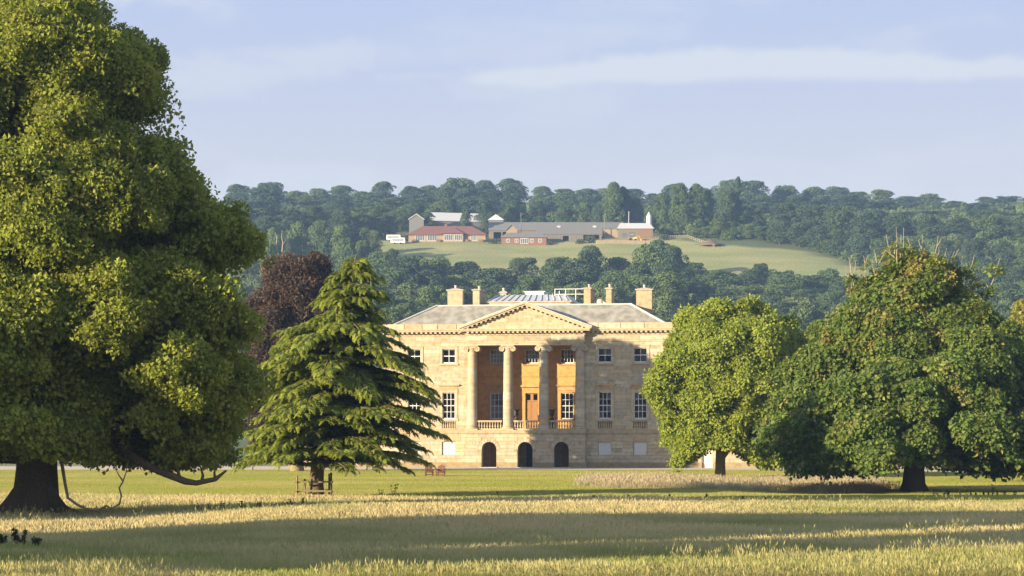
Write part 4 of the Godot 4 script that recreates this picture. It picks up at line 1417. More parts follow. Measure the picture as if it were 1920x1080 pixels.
func make_hill_trees() -> void:
	for i in 9:
		var tall: float = [11.0, 13.0, 10.0, 15.0, 12.0, 9.5, 14.0, 12.0, 17.0][i]
		hill_protos.push_back([far_crown(700 + i, 6.0, tall, 6500, 0.62), tall, null])
	for t in [[0.056, 0.096, 0.040], [0.050, 0.088, 0.048], [0.078, 0.128, 0.042], [0.108, 0.16, 0.048], [0.136, 0.18, 0.055]]:
		var m := leafy(0.5, 0.7)
		m.albedo_color = lin(t[0], t[1], t[2])
		hill_tones.push_back(m)
	rng.seed = 991
	# crest wood, from the skyline down
	var rows := [[1340, 0.0, 47.0, "on the skyline"], [1255, 17.0, 52.0, "just below the skyline"], [1165, 34.0, 54.0, "halfway down the hill wood"], [1080, 52.0, 54.0, "at the hill wood's foot"]]
	for q in rows:
		var col := 436.0 + rnd(0, 20)
		while col < 1945:
			var d: float = q[0] + rnd(-22, 22)
			var top: float = curve(SKYLINE, col) + q[1] + (rnd(-9, 9) if q[1] > 0 else rnd(-3, 3))
			if not (q[0] < 1100 and col > 760 and col < 1225):
				var tone: int = [0, 1, 1, 0, 2, 2, 1, 3][rng.randi() % 8]
				fit_tree(col, d, top, rnd(18.0, 28.0), tone, q[3], "trees of the wood along the hill crest")
			col += q[2] * rnd(0.7, 1.25)
	# behind the farm buildings
	for q in [[803, 1038, 398, 9.0, 1], [875, 1024, 396, 8.0, 0], [908, 1052, 372, 10.0, 1], [750, 1050, 392, 11.0, 2], [1150, 1040, 341, 12.0, 2], [1168, 1046, 352, 11.0, 1], [1125, 1050, 385, 10.0, 1], [1190, 1050, 372, 10.0, 0], [1060, 1062, 388, 12.0, 0], [1010, 1066, 384, 13.0, 1], [960, 1066, 380, 12.0, 0], [1095, 1060, 380, 11.0, 2], [840, 1075, 372, 14.0, 0], [780, 1070, 380, 12.0, 0]]:
		fit_tree(q[0], q[1], q[2], q[3], q[4], "among the farm roofs" if q[1] < 1040 else "close behind the farm", "trees around the farm")
	# big trees right of the silo, and the wood's edge along the field
	for q in [[1243, 1016, 362, 11.0, 2, 8], [1275, 1012, 344, 12.0, 2, 8], [1306, 1014, 345, 12.0, 2, 8], [1325, 1022, 356, 10.0, 3, 6], [1366, 1040, 352, 13.0, 0, 3], [1384, 1046, 332, 5.0, 1, 8]]:
		fit_tree(q[0], q[1], q[2], q[3], q[4], "in the tall clump", "tall trees right of the farm", q[5])
	for q in [[1300, 1003, 436, 8.0, 3], [1322, 1001, 426, 9.0, 3], [1345, 1000, 410, 11.0, 3], [1372, 1000, 415, 11.0, 2], [1400, 998, 420, 10.0, 3], [1430, 996, 424, 11.0, 2], [1462, 990, 412, 13.0, 0], [1500, 984, 418, 14.0, 0], [1535, 974, 424, 13.0, 1], [1572, 962, 430, 13.0, 0], [1610, 950, 440, 14.0, 1], [1410, 1030, 385, 16.0, 1], [1465, 1025, 380, 17.0, 1], [1520, 1018, 385, 17.0, 1], [1570, 1010, 388, 17.0, 0], [1625, 1000, 396, 17.0, 1], [1680, 1000, 402, 17.0, 0], [1740, 1000, 404, 16.0, 0], [1800, 1000, 408, 17.0, 1], [1860, 1000, 402, 16.0, 2], [1915, 1000, 410, 16.0, 0], [1660, 930, 448, 14.0, 0], [1710, 925, 452, 14.0, 1], [1770, 925, 450, 14.0, 0], [1826, 920, 446, 14.0, 1], [1880, 920, 455, 14.0, 0], [1925, 915, 460, 13.0, 2]]:
		fit_tree(q[0], q[1], q[2], q[3], q[4], "on the wood's edge" if q[1] < 1010 and q[0] < 1620 else "on the wooded right slope", "trees on the right slope of the wood")
	# mixed trees at the left, below the crest wood
	for q in [[455, 1010, 400, 12.0, 1], [500, 1000, 405, 13.0, 0], [548, 1000, 392, 13.0, 1], [590, 1005, 386, 14.0, 0], [640, 1000, 390, 13.0, 1], [668, 1010, 398, 10.0, 2], [700, 1012, 396, 12.0, 2], [730, 1020, 400, 11.0, 2], [478, 940, 430, 11.0, 3], [515, 935, 428, 10.0, 3], [560, 945, 418, 11.0, 3], [600, 942, 415, 12.0, 2], [640, 940, 424, 11.0, 3], [676, 945, 428, 11.0, 2], [700, 968, 432, 8.0, 3], [460, 870, 462, 10.0, 4], [505, 870, 456, 10.0, 3], [650, 880, 450, 11.0, 2], [680, 890, 452, 10.0, 2]]:
		fit_tree(q[0], q[1], q[2], q[3], q[4], "on the mixed left slope", "trees on the left slope")
	# belt of trees below the field
	for q in [[850, 0.0, 52.0, "in the belt's back row"], [800, 28.0, 56.0, "in the belt's second row"], [750, 54.0, 58.0, "in the belt's third row"], [695, 82.0, 62.0, "in the belt's front row"]]:
		var col := 640.0 + rnd(0, 25)
		while col < 1960:
			var d: float = q[0] + rnd(-16, 16)
			if not (q[0] < 700 and col > 775 and col < 1470) and not (q[0] < 760 and col > 1640) and not (q[0] > 800 and col > 1640 and col < 1800):
				fit_tree(col, d, curve(BELT, col) + q[1] + rnd(-5, 7), rnd(14.0, 19.0), [2, 2, 3, 0, 3, 2, 4][rng.randi() % 7] if q[0] < 800 else [2, 0, 2, 3, 0][rng.randi() % 5], q[3], "trees of the belt between field and house")
			col += q[2] * rnd(0.75, 1.2)
	for q in [[1110, 890, 462, 12.0, 2], [1235, 905, 450, 12.0, 0], [1262, 892, 462, 10.0, 2], [1205, 885, 470, 11.0, 0], [1425, 880, 494, 9.0, 0], [735, 885, 468, 9.0, 0], [780, 875, 478, 10.0, 2]]:
		fit_tree(q[0], q[1], q[2], q[3], q[4], "rising above the belt", "trees of the belt between field and house")
	for col in [650.0, 690.0, 730.0, 760.0, 1500.0, 1545.0, 1590.0]:
		fit_tree(col, 640 + rnd(-10, 10), 575 + rnd(-8, 8), 11.0, 3, "low before the belt", "trees of the belt between field and house")
	# the bleached dead tree
	var dt := thing("dead_tree", "bleached dead tree with two bare stems on the left slope", "tree", farm_at(523, 925))
	var s := Shape.new()
	s.tube([Vector3(0, 0, 0), Vector3(-0.3, 6, 0), Vector3(-1.0, 10, 0.3), Vector3(-0.8, 13, 0), Vector3(-1.6, 15.5, 0)], [0.4, 0.32, 0.22, 0.15, 0.06], 7)
	obj("stem", s, M.dead, dt)
	s = Shape.new()
	s.tube([Vector3(0.2, 0, 0.3), Vector3(1.2, 7, 0), Vector3(1.6, 11, 0), Vector3(1.0, 14, 0), Vector3(1.4, 16, 0)], [0.38, 0.3, 0.2, 0.14, 0.06], 7)
	s.tube([Vector3(1.5, 10, 0), Vector3(2.6, 12, 0), Vector3(2.4, 13.5, 0)], [0.14, 0.1, 0.04], 6)
	obj("stem", s, M.dead, dt)
	# undergrowth that closes the gaps between the trunks
	var brush := PackedFloat32Array()
	while brush.size() < 16 * 2600:
		var d := rnd(640, 1330)
		var col := rnd(430, 1960)
		var x := across(col, d)
		if in_field(x, d) or in_field(x, d - 9) or (d > 940 and d < 1075 and col > 705 and col < 1240):
			continue
		var t := rnd(0.75, 1.3)
		put(brush, Basis(Vector3.UP, rnd(0, TAU)).scaled(Vector3(rnd(0.8, 1.5), rnd(0.7, 1.5), rnd(0.8, 1.5))), Vector3(x, ground_at(x, -d) - 0.4, -d), Color(0.085, 0.135, 0.042) * t if rng.randf() < 0.7 else Color(0.12, 0.165, 0.05) * t)
	rng.seed = 992
	scatter("woodland_undergrowth", far_crown(880, 3.4, 4.2, 900, 0.7), brush, leafy(0.5, 0.7))
	print("hill trees ", hill_count)

# ---------------------------------------------------------------- park trees
func spray(seed_: int, count: int, rad: float, leaf: float, squash := 0.7) -> ArrayMesh:   # a clump of separate folded leaves on a twig end
	rng.seed = seed_
	var s := Shape.new()
	for i in count:
		var d := ball()
		var p := Vector3(d.x, d.y * squash, d.z) * rad * pow(rnd(0.1, 1.0), 0.45)
		var dir := (d + ball() * 0.9 + Vector3(0, -0.25, 0)).normalized()
		var up := (Vector3.UP * 0.35 + d * 0.9 + ball() * 0.7).normalized()
		var side := dir.cross(up).normalized()
		up = side.cross(dir).normalized()
		var l := leaf * rnd(0.7, 1.25)
		var k := rnd(0.78, 1.22)
		var c := Color(k * rnd(0.95, 1.1), k, k * rnd(0.8, 1.2))
		var tip := p + dir * l - up * l * 0.15
		var m := p + dir * l * 0.5
		s.tri(p, m + side * l * 0.42 + up * l * 0.12, tip, c)
		s.tri(p, tip, m - side * l * 0.42 + up * l * 0.12, c)
	return s.mesh()

func reach(profile: Array, h: float, a: float) -> float:   # radius of the crown at height h towards angle a (0 = +x)
	var r := curve(profile.map(func(q): return [q[0], q[1]]), h)
	var l := curve(profile.map(func(q): return [q[0], q[2]]), h)
	var c := cos(a)
	var back: float = profile[0][3] if profile[0].size() > 3 and sin(a) > 0 else 1.0
	return lerpf((r + l) * 0.5 * back, r if c > 0 else l, c * c)

func lobes_of(profile: Array, spacing: float, size: float, inner := true, miss := 0.06) -> Array:   # boughs of foliage, each a cluster of smaller masses: [centre, radius, outward]
	var out := []
	var h: float = profile[0][0]
	var last: float = profile[-1][0]
	var k := 0
	var seed_ := rnd(0, 1000)
	while h <= last:
		var avg := reach(profile, h, -PI / 2)
		var n := maxi(2, int(TAU * avg * 0.85 / spacing))
		for i in n:
			var a := TAU * (i + rnd(-0.4, 0.4)) / n + k * 0.7
			var hh := h + rnd(-0.5, 0.5) * spacing
			var R := reach(profile, clampf(hh, profile[0][0], last), a)
			R *= 0.96 + 0.18 * patch.get_noise_3d(cos(a) * 60.0 + seed_, hh * 14.0, sin(a) * 60.0)
			var r := size * rnd(0.5, 1.45) * clampf(0.45 + R / 7.0, 0.5, 1.1)
			var dist := maxf(0.0, R * rnd(0.84, 1.05) - r * 0.95)
			if rng.randf() < miss:
				continue
			var o := Vector3(cos(a), 0.0, -sin(a))
			var c := o * dist + Vector3(0, hh, 0)
			var up := clampf((hh - profile[0][0]) / (last - profile[0][0]), 0, 1)
			out.push_back([c, r * 0.8, o])
			for j in 6:
				var d := (ball() + o * 0.75 + Vector3(0, 0.15 + 0.5 * up, 0)).normalized()
				d.y *= 0.7
				out.push_back([c + d * r * rnd(0.55, 1.0), r * rnd(0.24, 0.58), (o + d).normalized()])
		if inner and avg > 2.5:
			for i in int(n * 0.5):
				var a := rnd(0, TAU)
				var f := rnd(0.35, 0.6)
				out.push_back([Vector3(cos(a) * avg * f, h, -sin(a) * avg * f), size * 1.1, Vector3(cos(a), 0, -sin(a))])
		h += spacing * 0.72
		k += 1
	return out

func pick(palette: Array) -> Color:   # [[weight, r, g, b], ...]
	var t := rng.randf()
	for q in palette:
		t -= q[0]
		if t <= 0:
			return Color(q[1], q[2], q[3])
	return Color(palette[0][1], palette[0][2], palette[0][3])

func crown_on(lobes: Array, density: float, low: float, palette: Array, buf: PackedFloat32Array, size := 1.0, clear := 0.0) -> PackedFloat32Array:   # low: foot of the crown; clear: how much higher it is near the trunk
	for l in lobes:
		var c: Vector3 = l[0]
		var r: float = l[1]
		var outward: Vector3 = l[2]
		var tone := rnd(0.88, 1.12)
		for i in int(density * r * r * 12.56) + 1:
			var d := ball()
			if d.dot(outward) < -0.3 and rng.randf() < 0.8:
				d = -d
			if d.y < -0.5 and rng.randf() < 0.5:
				d.y = -d.y
			var far := 0.55 + 0.55 * sqrt(rng.randf())
			if rng.randf() < 0.1:
				far = rnd(1.05, 1.45)
			var p := c + Vector3(d.x, d.y * 0.68, d.z) * r * far
			var foot_ := low + clear * smoothstep(4.0, 1.0, absf(p.x)) + patch.get_noise_2d(p.x * 12.0, p.z * 12.0) * 0.5
			if p.y < foot_:
				continue
			var up := (d * 0.8 + Vector3.UP * 0.6 + outward * 0.35).normalized()
			var b := Basis(Quaternion(Vector3.UP, up)) * Basis(Vector3.UP, rnd(0, TAU))
			b = b.scaled(Vector3.ONE * size * rnd(0.7, 1.3))
			put(buf, b, p, pick(palette) * (tone * rnd(0.88, 1.12)))
	return buf

func limb(s: Shape, a: Vector3, b: Vector3, r0: float, r1: float, sag := 0.0, bend := 0.6) -> void:
	var pts := []
	var rad := []
	var side := (b - a).cross(Vector3.UP).normalized() * rnd(-bend, bend)
	for i in 6:
		var t := i / 5.0
		pts.push_back(a.lerp(b, t) + Vector3(0, -sag * sin(PI * t), 0) + side * sin(PI * t) + ball() * 0.05 * (b - a).length() * 0.25 * sin(PI * t))
		rad.push_back(lerpf(r0, r1, pow(t, 0.8)))
	s.tube(pts, rad, 7)

func limbs_to(t: Node3D, lobes: Array, every: int, low: float, high: float, r0: float, m: Material, lean := Vector3.ZERO) -> void:
	var s := Shape.new()
	for i in range(0, lobes.size(), every):
		var c: Vector3 = lobes[i][0]
		var h := clampf(c.y * 0.55 + 0.3 * low, low, high)
		if c.y < h + 0.4:
			continue
		limb(s, lean * (h / high) + Vector3(0, h, 0), c, r0 * clampf(1.2 - h / high, 0.25, 1.0) * rnd(0.6, 1.0), 0.03, rnd(-0.5, 0.2), 0.8)
	obj("branches", s, m, t).set_meta("kind", "stuff")

func trunk_of(t: Node3D, pts: Array, radii: Array, m: Material, wobble := 0.08) -> void:
	var s := Shape.new()
	s.tube(pts, radii, 22, Color.WHITE, wobble)
	obj("trunk", s, m, t)

func foot(col: float, d: float) -> Vector3:
	var x := across(col, d)
	return Vector3(x, ground_at(x, -d), -d)

func make_park_trees() -> void:
	rng.seed = 4401
	# the great tree at the left
	var lime := [[2.0, 9.0, 5.9, 0.48], [2.6, 9.3, 6.5], [3.6, 9.8, 6.7], [5.0, 10.3, 6.9], [6.9, 10.4, 6.9], [9.2, 10.0, 6.7], [10.5, 9.3, 6.6], [11.7, 9.3, 6.5], [13.0, 8.8, 6.3], [14.3, 8.4, 6.1], [16.0, 7.6, 5.7], [17.4, 6.9, 5.3], [18.6, 5.9, 5.9], [19.8, 5.8, 5.3], [21.0, 4.4, 4.5], [22.2, 2.5, 3.7], [23.6, 1.6, 2.6], [25.0, 0.8, 1.1]]
	var t := thing("great_tree", "huge spreading broadleaf tree at the left edge, its crown almost touching the meadow", "tree", foot(63, 101))
	trunk_of(t, [Vector3(-0.1, -0.3, 0), Vector3(-0.05, 0.25, 0), Vector3(0, 0.9, 0), Vector3(0.05, 2.0, 0), Vector3(0.1, 4.0, 0), Vector3(0.2, 8.0, 0), Vector3(0.1, 14.0, 0), Vector3(0.2, 20.0, 0)], [1.6, 1.2, 0.93, 0.82, 0.76, 0.6, 0.4, 0.12], M.bark, 0.14)
	for q in [[0.2, 1.9], [1.5, 1.6], [2.6, 1.9], [3.5, 1.7], [4.7, 1.8], [5.6, 1.7]]:   # root flares
		var s := Shape.new()
		var d := Vector3(cos(q[0]), 0, sin(q[0]))
		s.tube([d * 0.6 + Vector3(0, 1.3, 0), d * 0.95 + Vector3(0, 0.6, 0), d * 1.4 + Vector3(0, 0.15, 0), d * (q[1] + 0.5) + Vector3(0, -0.12, 0)], [0.2, 0.32, 0.3, 0.12], 9)
		obj("root", s, M.bark, t)
	var lobes := lobes_of(lime, 2.5, 1.75, true, 0.1)
	limbs_to(t, lobes, 12, 2.4, 19.0, 0.34, M.bark)
	var sp := spray(12, 30, 0.44, 0.175)
	var buf := PackedFloat32Array()
	buf = crown_on(lobes, 2.3, 2.4, [[0.55, 0.275, 0.32, 0.05], [0.25, 0.22, 0.275, 0.046], [0.15, 0.315, 0.345, 0.054], [0.05, 0.34, 0.34, 0.07]], buf, 1.0, 0.4)
	scatter("crown", sp, buf, M.leaf, t)
	print("great tree ", buf.size() / 16)
	var hang := Shape.new()          # the bare bough that dips to the grass and rises again
	var px := func(col: float, row: float, dz := 3.0) -> Vector3: return Vector3((col - 63) / 42.6, (965 - row) / 42.6, dz)
	hang.tube([px.call(120, 800, 1.0), px.call(140, 862), px.call(147, 905), px.call(152, 930), px.call(168, 942), px.call(186, 950), px.call(206, 953), px.call(222, 944), px.call(232, 950), px.call(246, 940), px.call(249, 926), px.call(245, 912), px.call(252, 900), px.call(258, 882), px.call(262, 860)], [0.10, 0.08, 0.07, 0.062, 0.056, 0.052, 0.055, 0.045, 0.048, 0.042, 0.04, 0.04, 0.034, 0.022, 0.012], 7)
	hang.tube([px.call(252, 900), px.call(244, 888), px.call(236, 872)], [0.04, 0.025, 0.012], 5)
	hang.tube([px.call(257, 884), px.call(272, 872), px.call(288, 862)], [0.03, 0.02, 0.01], 5)
	obj("hanging_bough", hang, M.dead, t)
	var low := Shape.new()
	low.tube([px.call(200, 820, 0.5), px.call(290, 868), px.call(330, 886), px.call(365, 900), px.call(385, 903), px.call(420, 896), px.call(440, 880)], [0.28, 0.2, 0.17, 0.15, 0.12, 0.1, 0.04], 8)
	low.tube([px.call(395, 902), px.call(397, 888), px.call(392, 872)], [0.09, 0.06, 0.03], 6)
	low.tube([px.call(419, 897), px.call(418, 884), px.call(422, 868)], [0.07, 0.05, 0.02], 6)
	low.tube([px.call(355, 897), px.call(352, 880), px.call(340, 862)], [0.09, 0.07, 0.03], 6)
	obj("low_bough", low, M.bark, t)
	rng.seed = 4402
	# maple at the right, hung with tan seed bunches, dead twigs at its top
	var maple := [[1.5, 8.0, 7.5], [2.2, 9.2, 9.6], [3.2, 9.8, 10.2], [5.0, 9.8, 9.6], [7.0, 9.2, 8.4], [8.6, 8.0, 6.9], [9.8, 6.4, 5.6], [11.0, 4.8, 4.8], [12.0, 4.2, 3.6], [13.0, 3.4, 2.6], [13.8, 2.2, 1.6]]
	t = thing("dark_tree", "broad dark green tree at the right with tan seed bunches and dead twigs on top", "tree", foot(1713, 155))
	t.scale = Vector3.ONE * 1.062
	trunk_of(t, [Vector3(0, -0.3, 0), Vector3(0, 0.1, 0), Vector3(0, 0.6, 0), Vector3(0.05, 1.6, 0), Vector3(0.1, 3.0, 0), Vector3(0.0, 6.0, 0), Vector3(0.2, 10.0, 0), Vector3(0.1, 13.0, 0)], [1.15, 0.85, 0.68, 0.60, 0.58, 0.4, 0.2, 0.08], M.bark, 0.1)
	lobes = lobes_of(maple, 2.35, 1.5)
	limbs_to(t, lobes, 12, 2.0, 11.0, 0.26, M.bark)
	for q in [[1668, 436, 1676, 500], [1676, 428, 1672, 520], [1690, 440, 1684, 520], [1700, 424, 1702, 530], [1706, 446, 1716, 520], [1728, 440, 1722, 510], [1752, 445, 1742, 520], [1758, 455, 1750, 530], [1783, 462, 1778, 520], [1792, 470, 1780, 530], [1806, 480, 1790, 540], [1828, 478, 1800, 540], [1596, 480, 1612, 545], [1618, 480, 1626, 540], [1634, 486, 1644, 540], [1580, 500, 1604, 548], [1852, 496, 1806, 548], [1868, 486, 1840, 560], [1640, 470, 1652, 530], [1716, 470, 1712, 525], [1766, 472, 1760, 520]]:
		var s := Shape.new()
		var dz := rnd(-1.5, 1.5)
		var a := Vector3((q[2] - 1713) / 29.5, (922 - q[3]) / 29.5 - 0.8, dz * 0.6)
		var b := Vector3((q[0] - 1713) / 29.5, (922 - q[1]) / 29.5, dz)
		limb(s, a, b, 0.055, 0.014, 0.0, 0.3)
		for j in 3:
			lobes.push_back([a.lerp(b, rnd(0.15, 0.75)) + ball() * 0.1, rnd(0.12, 0.24), Vector3.UP])
		for k in 2:
			var f := rnd(0.35, 0.8)
			var e := a.lerp(b, f)
			limb(s, e, e + Vector3(rnd(-0.6, 0.6), rnd(0.5, 1.1), rnd(-0.3, 0.3)), 0.032, 0.012, 0.0, 0.1)
		obj("dead_twig", s, M.dead, t)
	buf = PackedFloat32Array()
	buf = crown_on(lobes, 1.9, 1.45, [[0.66, 0.135, 0.21, 0.046], [0.22, 0.185, 0.255, 0.052], [0.05, 0.34, 0.31, 0.115], [0.07, 0.27, 0.31, 0.07]], buf, 1.05, 0.5)
	for i in 26:
		var a := rnd(0, TAU)
		var R := rnd(0.3, 3.6)
		var y := 14.3 - R * 0.45
		for j in 4:
			lobes.push_back([Vector3(cos(a) * R + rnd(-0.15, 0.15), y + j * 0.32 * rnd(0.5, 1.2), sin(a) * R), 0.34 - 0.06 * j, Vector3.UP])
	var high := lobes.filter(func(q): return q[0].y > 9.0)
	buf = crown_on(high, 0.6, 1.5, [[0.45, 0.34, 0.27, 0.08], [0.55, 0.25, 0.27, 0.055]], buf, 0.8)
	scatter("crown", spray(31, 26, 0.46, 0.23), buf, M.leaf, t)
	print("maple ", buf.size() / 16)
	rng.seed = 4403
	# the light green tree before the right end of the house
	var light := [[1.2, 4.6, 3.4], [2.0, 5.6, 4.1], [3.5, 6.6, 4.5], [5.0, 7.2, 4.7], [6.3, 7.8, 5.8], [8.0, 8.2, 6.7], [9.0, 8.3, 5.9], [11.0, 8.2, 4.3], [12.9, 7.4, 3.1], [13.8, 5.5, 2.0], [14.6, 2.6, 1.4]]
	t = thing("light_green_tree", "light yellow-green tree with pale trunk before the house's right corner", "tree", foot(1350, 196))
	trunk_of(t, [Vector3(0, -0.3, 0), Vector3(0, 0.2, 0), Vector3(0.02, 1.2, 0), Vector3(0.05, 2.2, 0), Vector3(0.1, 4.0, 0), Vector3(0.3, 8.0, 0), Vector3(0.4, 12.0, 0)], [0.58, 0.46, 0.41, 0.40, 0.3, 0.18, 0.05], M.pale_bark, 0.05)
	var fork := Shape.new()
	limb(fork, Vector3(0.1, 1.6, 0), Vector3(2.0, 4.4, 0.6), 0.2, 0.08, 0.1, 0.2)
	limb(fork, Vector3(0.0, 2.4, 0), Vector3(-1.6, 6.0, 0.5), 0.16, 0.06, 0.0, 0.2)
	obj("fork", fork, M.pale_bark, t)
	lobes = lobes_of(light, 1.9, 1.3)
	limbs_to(t, lobes, 12, 2.4, 11.0, 0.16, M.pale_bark)
	buf = PackedFloat32Array()
	buf = crown_on(lobes, 2.1, 1.2, [[0.6, 0.30, 0.365, 0.055], [0.25, 0.25, 0.325, 0.05], [0.15, 0.34, 0.395, 0.063]], buf, 1.1, 1.6)
	scatter("crown", spray(47, 24, 0.46, 0.2), buf, M.leaf, t)
	print("light ", buf.size() / 16)
	# pale tree at the right edge
	var edge := [[1.5, 6.0, 4.6], [4.0, 6.4, 6.0], [7.0, 6.2, 5.6], [10.0, 5.4, 5.0], [12.4, 4.0, 4.0], [14.0, 2.0, 2.2]]
	t = thing("edge_tree", "pale yellow-green tree cut by the right edge, behind the dark tree", "tree", foot(1968, 186))
	trunk_of(t, [Vector3(0, -0.3, 0), Vector3(0, 3, 0), Vector3(0, 8, 0), Vector3(0, 12, 0)], [0.5, 0.38, 0.24, 0.06], M.bark)
	lobes = lobes_of(edge, 2.1, 1.4)
	limbs_to(t, lobes, 14, 2.4, 11.0, 0.18, M.bark)
	buf = crown_on(lobes, 1.7, 1.2, [[0.7, 0.26, 0.275, 0.06], [0.3, 0.31, 0.30, 0.08]], PackedFloat32Array(), 1.2)
	scatter("crown", spray(48, 24, 0.5, 0.23), buf, M.leaf, t)
	rng.seed = 4404
	# copper beech behind the cedar
	var beech := [[3.5, 4.8, 4.8], [6.0, 5.6, 5.6], [9.0, 5.8, 5.8], [12.0, 5.5, 5.6], [15.0, 5.4, 5.4], [17.0, 5.2, 4.8], [19.0, 4.2, 3.9], [20.6, 3.0, 2.8], [21.5, 1.4, 1.4]]
	t = thing("copper_beech", "purple-brown copper beech with thin crown behind the cedar", "tree", foot(556, 227))
	trunk_of(t, [Vector3(0, -0.3, 0), Vector3(0, 3, 0), Vector3(0, 9, 0), Vector3(0.2, 15, 0), Vector3(0.3, 20, 0)], [0.7, 0.5, 0.38, 0.2, 0.06], M.pale_bark)
	lobes = lobes_of(beech, 2.1, 1.25, true, 0.14)
	limbs_to(t, lobes, 7, 3.0, 18.0, 0.2, M.pale_bark)
	var bare := Shape.new()
	for i in 80:
		var h := rnd(8, 20.4)
		var a := rnd(-0.6, PI + 0.6)
		var R := reach(beech, h, a) * rnd(0.75, 1.0)
		var e := Vector3(cos(a) * R, h, sin(a) * R)
		limb(bare, Vector3(e.x * 0.45, h - rnd(1, 3), e.z * 0.45), e, 0.07, 0.012, rnd(-0.7, -0.2), 0.4)
	obj("bare_twigs", bare, M.dead, t).set_meta("kind", "stuff")
	buf = crown_on(lobes, 1.25, 2.5, [[0.6, 0.105, 0.07, 0.05], [0.25, 0.135, 0.09, 0.06], [0.15, 0.09, 0.064, 0.052]], PackedFloat32Array(), 1.1)
	scatter("crown", spray(53, 22, 0.5, 0.2), buf, M.leaf, t)
	make_cedar()

